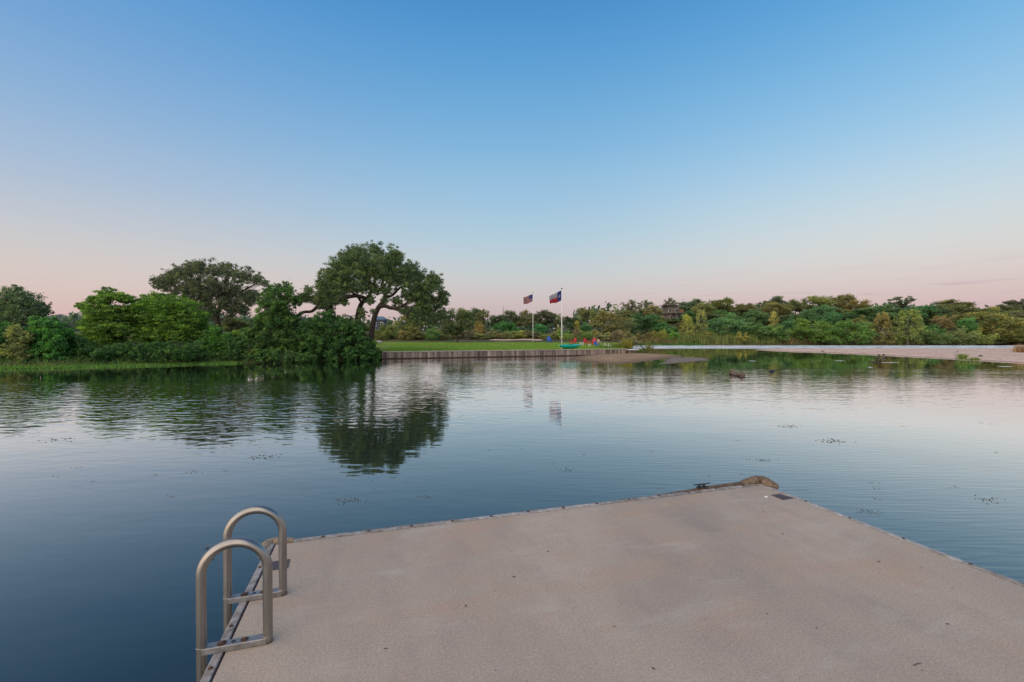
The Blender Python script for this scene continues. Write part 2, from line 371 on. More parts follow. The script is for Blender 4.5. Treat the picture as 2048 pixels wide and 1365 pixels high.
M_WHITE = plain('white_paint', (.78, .78, .76), .5, var=.04)
M_BLUE = plain('blue_plastic', (.02, .12, .52), .5, var=.08)
M_RED = plain('red_plastic', (.55, .03, .035), .5, var=.08)
M_TEAL = plain('teal_plastic', (.0, .42, .30), .35, var=.06, scale=3)
M_LIME = plain('lime_plastic', (.22, .62, .16), .35, var=.06)
M_DARKROCK = plain('dark_rock', (.12, .10, .085), .9, scale=6, bump=.02)


def wall_mat():
    m, n, A, K = new_mat('stained_concrete')
    o = A('ShaderNodeOutputMaterial'); p = A('ShaderNodeBsdfPrincipled'); K(p.outputs[0], o.inputs[0]); p.inputs['Roughness'].default_value = .9
    g = A('ShaderNodeNewGeometry'); oi = A('ShaderNodeObjectInfo')
    mp = A('ShaderNodeMapping'); mp.inputs['Scale'].default_value = (2.6, 2.6, .16); K(g.outputs['Position'], mp.inputs[0])
    z = A('ShaderNodeTexNoise'); z.inputs['Scale'].default_value = 1.3; z.inputs['Detail'].default_value = 6; z.inputs['Roughness'].default_value = .75; K(mp.outputs[0], z.inputs[0])
    r = A('ShaderNodeValToRGB'); K(z.outputs[0], r.inputs[0]); e = r.color_ramp.elements
    e[0].position = .40; e[0].color = (.085, .065, .052, 1); e[1].position = .62; e[1].color = (.37, .305, .255, 1); q = e.new(.5); q.color = (.20, .155, .13, 1)
    mr = A('ShaderNodeMapRange'); K(oi.outputs['Random'], mr.inputs[0]); mr.inputs[3].default_value = .75; mr.inputs[4].default_value = 1.15
    mu = A('ShaderNodeVectorMath'); mu.operation = 'SCALE'; K(r.outputs[0], mu.inputs[0]); K(mr.outputs[0], mu.inputs['Scale'])
    s = A('ShaderNodeSeparateXYZ'); K(g.outputs['Position'], s.inputs[0])
    wt = A('ShaderNodeMapRange'); K(s.outputs['Z'], wt.inputs[0]); wt.inputs[1].default_value = .06; wt.inputs[2].default_value = .13
    mx = A('ShaderNodeMix'); mx.data_type = 'RGBA'; K(wt.outputs[0], mx.inputs[0]); mx.inputs[6].default_value = (.05, .032, .025, 1); K(mu.outputs[0], mx.inputs[7]); K(mx.outputs[2], p.inputs['Base Color'])
    return m


M_WALL = wall_mat()
M_COPE = plain('pale_concrete_cap', (.42, .38, .33), .85, scale=2, var=.15)

# ---------------------------------------------------------------- terrain
WALL_A = np.array([G(764, 718.6).x, G(764, 718.6).y]); WALL_B = np.array([13.7, 54.3])
shore = [(-1800, 10), (-120, 20), (-60, 27)] + [tuple(G(x, y)[:2]) for x, y in ((0, 737), (100, 735.5), (200, 733), (300, 730.5), (400, 728), (480, 726), (600, 722.5), (700, 721))]
shore += [tuple(WALL_A + (-.3, .3)), tuple(WALL_B + (-.3, .4)), (15.0, 60), (18.5, 74), (23, 92), (27, 108)]
shore += [tuple(G(x, y)[:2]) for x, y in ((1262, 690.8), (1400, 691), (1560, 690.6), (1700, 690.3), (1850, 690.2), (1960, 689.3), (2048, 687.8))]
shore += [(190, 146), (500, 220), (2500, 500), (2500, 5000), (-2500, 5000), (-2500, 10)]
SHORE = np.array(shore)
LAWN = np.array([WALL_A + (-14, -3), WALL_A + (-.02, .12), WALL_B + (0, .1), (14.6, 60), (17.6, 72), (20.5, 84), (2, 87), (-14, 90), (-34, 92)])


def sdf(P, poly):
    """signed distance, positive inside"""
    d = np.full(len(P), 1e9); ins = np.zeros(len(P), bool); n = len(poly)
    for i in range(n):
        a = poly[i]; b = poly[(i + 1) % n]; e = b - a; wv = P - a
        t = np.clip((wv @ e) / max(e @ e, 1e-9), 0, 1)
        d = np.minimum(d, np.hypot(*(wv - t[:, None] * e).T))
        c = ((a[1] <= P[:, 1]) & (b[1] > P[:, 1])) | ((b[1] <= P[:, 1]) & (a[1] > P[:, 1]))
        with np.errstate(divide='ignore', invalid='ignore'):
            xi = a[0] + (P[:, 1] - a[1]) / (b[1] - a[1] if b[1] != a[1] else 1e-9) * e[0]
        ins ^= c & (P[:, 0] < xi)
    return np.where(ins, d, -d)


def ss(a, b, x):
    t = np.clip((x - a) / (b - a), 0, 1); return t * t * (3 - 2 * t)


def wob(P, s, seed=0):
    x, y = P[:, 0] * s, P[:, 1] * s
    return (np.sin(x * 1.3 + seed) * np.cos(y * 1.7 - seed * 2) + .5 * np.sin(x * 2.9 + y * 2.1 + seed * 3) + .3 * np.sin(x * 5.3 - y * 6.1 + seed)) / 1.8


def ground_z(P, d=None):
    P = np.atleast_2d(np.asarray(P, float))
    if d is None: d = sdf(P, SHORE)
    z = -.7 + 1.15 * ss(-1.5, 1.5, d) + .5 * ss(1, 9, d)
    z += .5 * ss(82, 96, P[:, 1])
    z += 6.5 * ss(118, 172, P[:, 1]) * ss(14, 50, P[:, 0]) + 2.2 * ss(100, 150, P[:, 1])
    z += 24 * ss(350, 900, P[:, 1]) * ss(100, -500, P[:, 0])
    z += .12 * wob(P, .35) * ss(0, 4, d)
    z -= .45 * ss(-.3, 1.0, sdf(P, LAWN))
    return z


def grid_land(name, xs, ys, zf, mat, keep=None, kind='structure', parent=None):
    XX, YY = np.meshgrid(xs, ys); P = np.stack([XX.ravel(), YY.ravel()], 1)
    z, ok = zf(P)
    V = np.column_stack([P, z]); nx = len(xs); idx = np.arange(len(P)).reshape(len(ys), nx)
    Q = np.stack([idx[:-1, :-1], idx[:-1, 1:], idx[1:, 1:], idx[1:, :-1]], -1).reshape(-1, 4)
    Q = Q[ok[Q].any(1)]
    used, inv = np.unique(Q, return_inverse=True)
    me = np_mesh(name, V[used], inv.reshape(-1, 4), mat)
    o = link(name, me, None, parent, True); tag(o, kind=kind); return o


def nonuni(breaks):
    out = []
    for a, b, st in breaks: out += list(np.arange(a, b, st))
    return np.array(out + [breaks[-1][1]])


xs = nonuni([(-2500, -200, 100), (-200, -60, 6), (-60, 40, .9), (40, 160, 2.5), (160, 300, 20), (300, 2500, 200)])
ys = nonuni([(5, 26, 3), (26, 62, .6), (62, 130, 1.6), (130, 200, 5), (200, 1000, 50), (1000, 5000, 500)])


def zf(P):
    d = sdf(P, SHORE); z = ground_z(P, d)
    d2 = sdf(P, SHORE)
    return z, d2 > -2.5


grid_land('ground', xs, ys, zf, M_GROUND)

wp = MB(); wp.add([(-3000, -1500, 0), (3000, -1500, 0), (3000, 5200, 0), (-3000, 5200, 0)], [(0, 1, 2, 3)])
tag(wp.build('river_water', M_WATER), kind='structure')


def poly_land(name, poly, st, hfun, mat):
    poly = np.array(poly); a = poly.min(0) - 1.5; b = poly.max(0) + 1.5
    def f(P):
        d = sdf(P, poly) + .35 * wob(P, .9, 2) + .15 * wob(P, 2.7, 5); return hfun(P, d), d > -1.2
    return grid_land(name, np.arange(a[0], b[0], st), np.arange(a[1], b[1], st), f, mat)


# lawn: flat mown grass behind the wall
def lawn_z(P):
    P = np.atleast_2d(P); n = (WALL_B - WALL_A) / np.linalg.norm(WALL_B - WALL_A); nn = np.array([-n[1], n[0]])
    t = (P - WALL_A) @ nn
    return .77 + .30 * ss(2, 34, t) + .03 * wob(P, .2, 3)


def lawn_mesh():
    n = 60; fr = []; bk = []
    front = np.array([WALL_A + (-14, -3), WALL_A + (-.02, .12), WALL_B + (0, .1)]); back = np.array([(-34, 92), (-14, 90), (20.5, 84)])
    def along(pts, t):
        seg = np.hypot(*np.diff(pts, axis=0).T); c = np.r_[0, np.cumsum(seg)] / seg.sum()
        return np.array([np.interp(t, c, pts[:, 0]), np.interp(t, c, pts[:, 1])])
    V = []; nv = 40
    for j in range(nv + 1):
        for i in range(n + 1):
            p = along(front, i / n) * (1 - j / nv) + along(back, i / n) * (j / nv)
            V.append(p)
    V = np.array(V); z = lawn_z(V)
    idx = np.arange((n + 1) * (nv + 1)).reshape(nv + 1, n + 1)
    Q = np.stack([idx[:-1, :-1], idx[:-1, 1:], idx[1:, 1:], idx[1:, :-1]], -1).reshape(-1, 4)
    o = link('lawn', np_mesh('lawn', np.column_stack([V, z]), Q, M_LAWN), None, None, True); tag(o, kind='structure')


lawn_mesh()
# sand path strip behind the lawn
poly_land('sandy_path', [(-5, 93), (-1, 92.4), (.5, 93.4), (3, 92.6), (7, 93), (6, 94.8), (0, 94.4), (-4, 95)], .7, lambda P, d: ground_z(P) - .12 + .32 * ss(-.3, .8, d), M_SAND)
# right sandbar
sb = [G(x, y)[:2] for x, y in ((1500, 700.5), (1540, 702.3), (1620, 705), (1700, 708.4), (1850, 716.5), (1960, 723), (2048, 728))]
sb += [(60, 33), (90, 45), (95, 80), (60, 79), (40, 76), (33, 74)]
poly_land('sandbar', sb, .8, lambda P, d: -.35 + .55 * ss(-1.2, 3.5, d) + .15 * ss(3, 9, d) + .02 * wob(P, 1.1, 4), M_SAND)
# central gravel bar and its wet lobe
ga = [G(x, y)[:2] for x, y in ((1136, 718), (1160, 722.5), (1200, 727), (1240, 728.5), (1275, 725.5), (1320, 720), (1350, 716), (1372, 712), (1330, 709), (1260, 706.5), (1200, 706), (1170, 710))]
poly_land('gravel_bar', ga, .35, lambda P, d: -.25 + .30 * ss(-.9, .5, d) + .13 * ss(.3, 4, d) + .015 * wob(P, 2.1, 4), M_GRAVEL)
gb = [G(x, y)[:2] for x, y in ((1308, 729), (1350, 727.5), (1400, 723.5), (1430, 720.5), (1410, 716.5), (1370, 714.5), (1335, 716), (1325, 720.5), (1322, 725))]
poly_land('wet_gravel_bar', gb, .3, lambda P, d: -.25 + .29 * ss(-.9, .6, d) + .012 * wob(P, 2.6, 1), M_WET)

# ---------------------------------------------------------------- retaining wall
wall = thing('retaining_wall', 'long low stained concrete retaining wall between the lawn and the water', 'wall', (0, 0, 0))
wd = WALL_B - WALL_A; wl = np.linalg.norm(wd); u = Vector((*(wd / wl), 0)); v = Vector((-u.y, u.x, 0)); A3 = Vector((*WALL_A, 0)); up = Vector((0, 0, 1))
npan = 21; pw = wl / npan
for i in range(npan):
    c = A3 + u * (i + .5) * pw + v * (.06 + random.uniform(-.02, .03)) + up * (.10)
    MB().box(c, (pw - .022, .12, 1.15), (u, v, up)).build('panel', M_WALL, wall)
for i in range(npan + 1):
    c = A3 + u * i * pw + v * .085 + up * .08
    MB().box(c, (.05, .10, 1.10), (u, v, up)).build('joint_post', M_WALL, wall)
ncap = 9
for i in range(ncap):
    cw = wl / ncap
    MB().box(A3 + u * (i + .5) * cw + v * .07 + up * .715, (cw - .02, .26, .08), (u, v, up), .01).build('cap_stone', M_COPE, wall)
e = A3 + u * (wl + .9) + v * .15
MB().box(e + up * .62, (1.5, .7, .09), (u, v, up), .01).build('end_slab', M_WHITE, wall)
MB().box(e + v * .1 + up * .2, (1.2, .4, .74), (u, v, up)).build('end_block', M_WALL, wall)


# ---------------------------------------------------------------- vegetation builders
def leaf_cloud(name, cen, rad, n, size, asp=.55, droop=0., mat=None, ctint=None, out=.55):
    """cen (k,3), rad (k,3) sub-clumps; n leaves; rhombic leaves gathered toward clump surfaces"""
    cen = np.asarray(cen, float); rad = np.asarray(rad, float); k = len(cen)
    wgt = (rad[:, 0] * rad[:, 1] + rad[:, 0] * rad[:, 2]); wgt /= wgt.sum()
    ci = rng.choice(k, n, p=wgt)
    dv = rng.normal(size=(n, 3)); dv /= np.linalg.norm(dv, axis=1)[:, None]
    rr = np.clip(rng.normal(.75, .34, n), .05, 1.9)
    P = cen[ci] + dv * rad[ci] * rr[:, None]
    nrm = dv * out + rng.normal(size=(n, 3)) * .6 + np.array([0, 0, .35]); nrm /= np.linalg.norm(nrm, axis=1)[:, None]
    t = np.cross(nrm, rng.normal(size=(n, 3)) + np.array([0, 0, -droop * 3])); t /= np.linalg.norm(t, axis=1)[:, None]
    if droop:
        t = t * (1 - droop) + np.array([0, 0, -droop]); t /= np.linalg.norm(t, axis=1)[:, None]
    b = np.cross(nrm, t); b /= (np.linalg.norm(b, axis=1)[:, None] + 1e-6)
    s = size * rng.uniform(.6, 1.35, n)[:, None]
    V = np.stack([P - t * s, P + b * s * asp + t * s * .1, P + t * s, P - b * s * asp + t * s * .1], 1).reshape(-1, 3)
    Fc = np.arange(4 * n).reshape(n, 4)
    if ctint is None: ctint = np.clip(rng.normal(.46, .26, k), 0, 1)
    tn = np.clip(ctint[ci] + rng.normal(0, .13, n) + .12 * dv[:, 2], 0, 1)  # random clump tones, with sky highlights above and dark undersides put into leaf colour
    return np_mesh(name, V, Fc, mat or M_FOL, tn)


def subclumps(cen, rad, per, frac=.28, flat=.8):
    """scatter sub-clumps over each lobe's surface and within it"""
    C = []; Rr = []
    for c, r in zip(cen, rad):
        k = per
        d = rng.normal(size=(k, 3)); d /= np.linalg.norm(d, axis=1)[:, None]
        q = rng.uniform(.2, 1.17, k)[:, None] ** .75
        C.append(np.asarray(c) + d * np.asarray(r) * q)
        s = rng.uniform(.5, 1.5, k)[:, None] * frac * np.mean(r)
        Rr.append(np.hstack([s, s, s * flat]))
    return np.vstack(C), np.vstack(Rr)


def bend(a, b, n=5, w=.12, sag=0):
    a = Vector(a); b = Vector(b); Lg = (b - a).length; out = []
    o = Vector((random.uniform(-1, 1), random.uniform(-1, 1), random.uniform(-.5, .5))) * Lg * w
    for i in range(n + 1):
        t = i / n
        out.append(a.lerp(b, t) + o * math.sin(math.pi * t) + Vector((0, 0, sag * Lg * math.sin(math.pi * t))) + Vector([random.uniform(-1, 1) * Lg * .02 for _ in range(3)]) * (0 < i < n))
    return out


def lobe_tree(name, label, cat, lobes, D, base, color, n, leaf, spread=.9, per=26, frac=.28, trunks=None, trunk_r=.2, limbs=True, droop=0., asp=.55, bark=None, layers=3, flat=.8, group=None, extra=None):
    """lobes: (px,py,r_px) seen from the camera, rebuilt as full 3D lobes at several depths about distance D"""
    base = Vector(base); root = thing(name, label, cat, base, 0, group)
    lobes = [(a_, b_, c_ * 1.12) for a_, b_, c_ in lobes]; xs_ = [l[0] for l in lobes]; half = (max(xs_) - min(xs_)) / 2 * D / F + .5
    cen = []; rad = []
    mid = (max(xs_) + min(xs_)) / 2
    for (x, y, r) in lobes:
        rm = r * D / F
        edge = min(1, abs(x - mid) / max(1, (max(xs_) - min(xs_)) / 2))
        dep = half * spread * math.sqrt(max(.05, 1 - edge ** 2))
        for k in range(layers):
            off = 0 if layers == 1 else (k / (layers - 1) * 2 - 1) * dep
            sc = 1.0 if layers == 1 else (1.0 - .22 * abs(k / (layers - 1) * 2 - 1))
            off += random.uniform(-.25, .25) * rm
            p = W(x + random.uniform(-.15, .15) * r, y + (1 - sc) * r * .8, D + off)
            p = p - base; sc *= (D + off) / D
            cen.append(p); rad.append((rm * sc, rm * sc, rm * sc * .9))
    C, Rr = subclumps(cen, rad, per, frac, flat)
    gz = -base.z + .1
    C[:, 2] = np.maximum(C[:, 2], gz)
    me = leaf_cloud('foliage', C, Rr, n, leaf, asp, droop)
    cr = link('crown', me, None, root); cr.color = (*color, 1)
    tb = MB()
    if trunks:
        for pts, r0, r1 in trunks:
            q = [W(px, py, D + dy) - base for px, py, dy in pts]
            # smooth the path
            fine = []
            for i in range(len(q) - 1):
                for s in range(3):
                    t = s / 3; p0 = q[max(i - 1, 0)]; p1 = q[i]; p2 = q[i + 1]; p3 = q[min(i + 2, len(q) - 1)]
                    fine.append(.5 * ((2 * p1) + (p2 - p0) * t + (2 * p0 - 5 * p1 + 4 * p2 - p3) * t * t + (3 * p1 - p0 - 3 * p2 + p3) * t ** 3))
            fine.append(q[-1]); nn = len(fine)
            tb.tube(fine, [r0 + (r1 - r0) * i / (nn - 1) for i in range(nn)], 9, noise=.06)
        start = W(trunks[0][0][-1][0], trunks[0][0][-1][1], D) - base
    else:
        top = Vector(np.mean(cen, 0)); start = Vector((top.x * .4, top.y * .3, top.z * .55 + gz * .45))
        tb.tube(bend((0, 0, gz - .3), start, 6, .05), [trunk_r * (1.25 - .5 * i / 6) for i in range(7)], 9, noise=.06)
    if limbs:
        for c, r in zip(cen, rad):
            tb.tube(bend(start, c, 6, .10, .03), [trunk_r * (.45 - .055 * i) for i in range(7)], 6)
            for _ in range(3):
                q = Vector(c) + Vector(np.random.default_rng(int(abs(c[0] * 97)) + _).normal(size=3)) * r[0] * .55
                tb.tube(bend(c, q, 3, .1), [trunk_r * .12, trunk_r * .09, trunk_r * .06, trunk_r * .03], 5)
    tb.build('trunk', bark or M_BARK, root, True)
    return root


def gz_at(x, y): return float(ground_z(np.array([[x, y]]))[0])


# ---- big live oak beside the lawn
D = 46.5; ob = G(742, 716, 0); ob = Vector(((742 - 1024) / F * D, D, .55))
oak_l = [(735, 522, 32), (702, 530, 26), (772, 526, 30), (816, 552, 28), (672, 556, 26), (652, 585, 18), (690, 570, 24), (728, 552, 26), (786, 556, 20),
         (846, 580, 26), (872, 568, 17), (880, 600, 17), (848, 616, 24), (866, 636, 18), (820, 590, 18), (716, 506, 18), (750, 500, 17), (788, 508, 17), (646, 568, 11),
         (668, 602, 12), (722, 578, 12), (775, 578, 14), (808, 618, 11), (612, 592, 14), (632, 600, 12), (740, 574, 13), (832, 640, 14), (740, 600, 10), (770, 600, 8), (722, 620, 7), (752, 580, 10), (725, 630, 8), (746, 622, 6), (690, 606, 7), (662, 548, 21), (682, 528, 22), (650, 575, 18), (645, 598, 15), (700, 510, 17), (848, 560, 19), (868, 556, 13), (884, 588, 12), (815, 540, 19), (792, 518, 17), (760, 545, 18), (745, 535, 20), (690, 560, 20), (662, 622, 8), (640, 612, 8), (668, 588, 18), (684, 596, 12), (655, 608, 9), (850, 604, 18), (830, 622, 16), (884, 628, 14), (795, 600, 12), (618, 580, 9), (604, 596, 9), (640, 588, 8)]
oak_t = [([(741, 700, 0), (743, 668, 0), (749, 634, 0), (758, 614, 0), (768, 602, 0), (770, 590, .3), (763, 575, .6), (768, 558, .8), (780, 528, 1)], .31, .10),
         ([(720, 690, .8), (716, 640, .8), (718, 622, .8), (724, 606, .8), (737, 595, .5), (745, 575, 0), (752, 552, -.5), (742, 525, -1)], .33, .09),
         ([(758, 614, 0), (770, 612, -.6), (784, 617, -1), (802, 614, -1.4), (822, 602, -1.6), (846, 592, -1.6)], .24, .07),
         ([(770, 596, .2), (786, 590, 1), (800, 576, 1.4), (815, 573, 1.6), (832, 582, 1.8)], .16, .05),
         ([(784, 617, -1), (800, 622, -1.6), (822, 636, -2), (842, 640, -2.3), (866, 645, -2.5), (890, 648, -2.5)], .15, .05),
         ([(733, 598, .6), (712, 592, 0), (690, 596, -.5), (668, 602, -.8), (652, 607, -1), (637, 611, -1.2), (624, 623, -1.4), (606, 625, -1.5), (592, 634, -1.6)], .22, .13),
         ([(724, 606, .8), (712, 590, 0), (704, 586, -.5), (690, 572, -1)], .14, .05),
         ([(745, 575, 0), (728, 556, -.6), (708, 536, -1)], .13, .04), ([(768, 558, .8), (795, 540, 1), (815, 545, 1.2)], .12, .04)]
oak = lobe_tree('live_oak', 'largest live oak with arching bare limbs beside the lawn', 'tree', oak_l, D, ob, (.056, .080, .040), 235000, .068, spread=.6, per=44, frac=.20, layers=3,
                trunks=oak_t, trunk_r=.16, limbs=False, asp=.5, droop=.25)
mo = leaf_cloud('moss_ball', [tuple(W(658, 617, D - 1) - ob)], [(.42, .42, .45)], 900, .09)
m_ = link('moss_ball', mo, None, oak); m_.color = (.02, .018, .014, 1); m_['label'] = 'dark hanging ball of moss'

# ---- second oak
D = 62
o2_l = [(340, 556, 18), (320, 566, 14), (312, 560, 9), (352, 545, 14), (378, 532, 12), (368, 548, 20), (398, 538, 18), (430, 538, 18), (460, 544, 18), (488, 550, 17), (513, 557, 14), (530, 566, 8), (390, 568, 18), (430, 568, 20),
        (470, 574, 18), (500, 588, 14), (408, 596, 14), (452, 604, 15), (480, 618, 11), (356, 578, 11), (372, 592, 9), (398, 528, 9), (455, 531, 9), (430, 620, 14), (462, 618, 14), (415, 612, 14), (500, 602, 12), (444, 600, 14), (475, 600, 14), (385, 600, 13), (396, 615, 11), (420, 632, 11), (455, 635, 11), (490, 620, 12), (345, 588, 9), (510, 590, 12), (375, 578, 16), (400, 582, 16), (420, 590, 14), (332, 575, 10)]
o2b = Vector(((438 - 1024) / F * D, D, 1.0))
lobe_tree('live_oak', 'dome shaped live oak standing behind the left bank bushes', 'tree', o2_l, D, o2b, (.056, .070, .045), 130000, .074, spread=.6, per=50, frac=.19,
          trunks=[([(440, 680, 0), (437, 655, 0), (434, 632, 0), (442, 612, 0), (450, 590, 0)], .42, .22), ([(436, 640, 0), (420, 610, 0), (396, 588, 0), (360, 575, 0), (330, 565, 0)], .25, .06),
                  ([(442, 612, 0), (462, 596, 1), (490, 580, 1.5), (515, 566, 2)], .22, .06), ([(440, 600, 0), (428, 570, -1), (410, 545, -1)], .2, .05), ([(450, 590, 0), (456, 565, 0), (452, 540, 0)], .2, .05),
                  ([(440, 640, 0), (470, 630, -1), (500, 600, -1.4)], .16, .05)], trunk_r=.1, asp=.5)

# ---- left far oak at the frame edge
D = 47
lobe_tree('live_oak', 'round grey green oak cut by the left edge of view', 'tree',
          [(10, 596, 24), (40, 600, 24), (66, 612, 20), (20, 625, 28), (52, 628, 20), (82, 622, 14), (-20, 610, 30), (-45, 620, 30), (35, 578, 9), (-10, 640, 30), (94, 620, 6)], D,
          ((-5 - 1024) / F * D, D, .9), (.060, .088, .050), 42000, .082, spread=.6, per=24, frac=.25, trunk_r=.3, droop=.3)

# ---- the shrubs and small trees of the left bank, each its own
def bank(lab, lobes, D, bx, color, n, leaf, nm='bank_shrub', cat='shrub', **k):
    n = int(n * 1.35); leaf *= .82
    gx = (bx - 1024) / F * D
    k.setdefault('trunk_r', .09); k.setdefault('spread', .5); k.setdefault('frac', .22); k.setdefault('per', 38)
    return lobe_tree(nm, lab, cat, lobes, D, (gx, D, max(.05, gz_at(gx, D))), color, n, leaf, **k)


bank('dark green shrub at the far left edge of the bank', [(0, 670, 22), (-25, 665, 30), (10, 700, 18), (-10, 700, 25), (-50, 690, 30), (5, 712, 14)], 34.3, -5, (.035, .085, .028), 15000, .085)
bank('yellow green willow shrub near the left edge', [(28, 668, 14), (48, 672, 13), (38, 692, 16), (22, 705, 13), (50, 708, 12), (30, 655, 8), (40, 718, 10)], 33.6, 38, (.125, .14, .058), 13000, .08, droop=-.5, asp=.35)
bank('bright green leafy bush left of the drooping trees', [(82, 648, 16), (100, 655, 20), (78, 672, 22), (110, 682, 24), (84, 700, 20), (120, 702, 18), (132, 668, 13), (70, 640, 8), (100, 716, 12), (75, 716, 10), (130, 714, 12)], 34.9, 95, (.042, .112, .030), 26000, .095)
bank('low dark bush in front of the drooping trees', [(150, 695, 16), (175, 702, 16), (200, 700, 18), (225, 706, 14), (160, 680, 12), (190, 714, 12), (215, 714, 12), (160, 715, 12)], 35.8, 180, (.032, .072, .024), 13000, .08)
bank('tall feathery tree with layered fronds on the left bank', [(172, 612, 9), (188, 598, 10), (214, 590, 15), (204, 604, 12), (240, 594, 11), (256, 598, 9), (190, 625, 18), (222, 622, 20), (250, 622, 18),
      (200, 650, 22), (235, 652, 22), (178, 655, 16), (160, 612, 7), (215, 678, 20), (185, 680, 16)], 41, 215, (.072, .125, .026), 30000, .13, 'bank_tree', 'tree', flat=.35, asp=.4, droop=.25, frac=.34, trunk_r=.12)
bank('broad feathery tree hung with vines on the left bank', [(285, 608, 18), (312, 604, 18), (342, 606, 20), (372, 612, 20), (272, 630, 20), (305, 632, 24), (340, 635, 24), (375, 640, 24), (398, 632, 17),
      (290, 660, 22), (325, 662, 22), (360, 665, 22), (392, 662, 18), (268, 652, 14), (410, 655, 12)], 42, 330, (.062, .115, .022), 42000, .13, 'bank_tree', 'tree', flat=.35, asp=.4, droop=.25, frac=.34, trunk_r=.13)
bank('dark underbrush below the vine hung tree', [(255, 700, 18), (285, 698, 18), (315, 702, 18), (345, 700, 18), (375, 702, 18), (400, 700, 16), (235, 704, 14), (260, 713, 12), (290, 713, 12), (320, 713, 12), (350, 712, 12), (380, 712, 12)], 37.2, 320, (.030, .068, .022), 22000, .08)
bank('light green bush between the vine hung tree and the thicket', [(425, 678, 18), (450, 680, 16), (438, 698, 18), (462, 700, 14), (418, 702, 14), (430, 660, 10)], 40.5, 440, (.050, .115, .026), 16000, .085)
bank('small yellow bush under the dome shaped oak', [(470, 668, 9), (482, 675, 9), (476, 686, 10)], 44, 476, (.13, .19, .045), 4500, .08)
bank('rounded tall thicket left of the largest oak', [(548, 584, 18), (572, 580, 16), (530, 602, 16), (560, 608, 22), (590, 602, 14), (545, 632, 24), (576, 640, 26), (520, 640, 16), (505, 665, 16),
      (535, 668, 22), (570, 676, 24), (600, 670, 20), (515, 695, 16), (550, 702, 20), (590, 704, 18)], 42.5, 560, (.042, .085, .027), 46000, .09, spread=.45, trunk_r=.14)
bank('yellowing low bush at the foot of the thicket', [(500, 708, 11), (518, 712, 9), (486, 712, 9)], 40.3, 502, (.13, .115, .040), 4500, .07)
bank('dense dark green bush overhanging the water at the lawn corner', [(610, 655, 16), (635, 648, 20), (665, 644, 20), (692, 650, 18), (715, 655, 14), (620, 680, 22), (650, 676, 24), (685, 678, 24), (715, 680, 20),
      (735, 690, 16), (630, 704, 20), (665, 706, 20), (700, 706, 18), (730, 706, 16), (750, 708, 12), (655, 630, 10), (610, 706, 18)], 42.5, 670, (.034, .078, .026), 60000, .09, spread=.42, trunk_r=.12)

bank('dark green leafy mound trailing into the water under the thicket', [(470, 706, 14), (495, 712, 12), (520, 712, 14), (548, 712, 14), (576, 714, 13), (600, 714, 12), (620, 714, 12), (450, 714, 9)], 39.8, 540, (.040, .080, .026), 17000, .08)
bank('low dark bush between the light green bush and the thicket', [(400, 708, 14), (425, 712, 13), (450, 710, 14), (470, 700, 12), (480, 690, 14), (462, 690, 12)], 39.6, 440, (.036, .078, .024), 13000, .08)

# ---------------------------------------------------------------- tree prototypes for the far bank
PROTO = {}


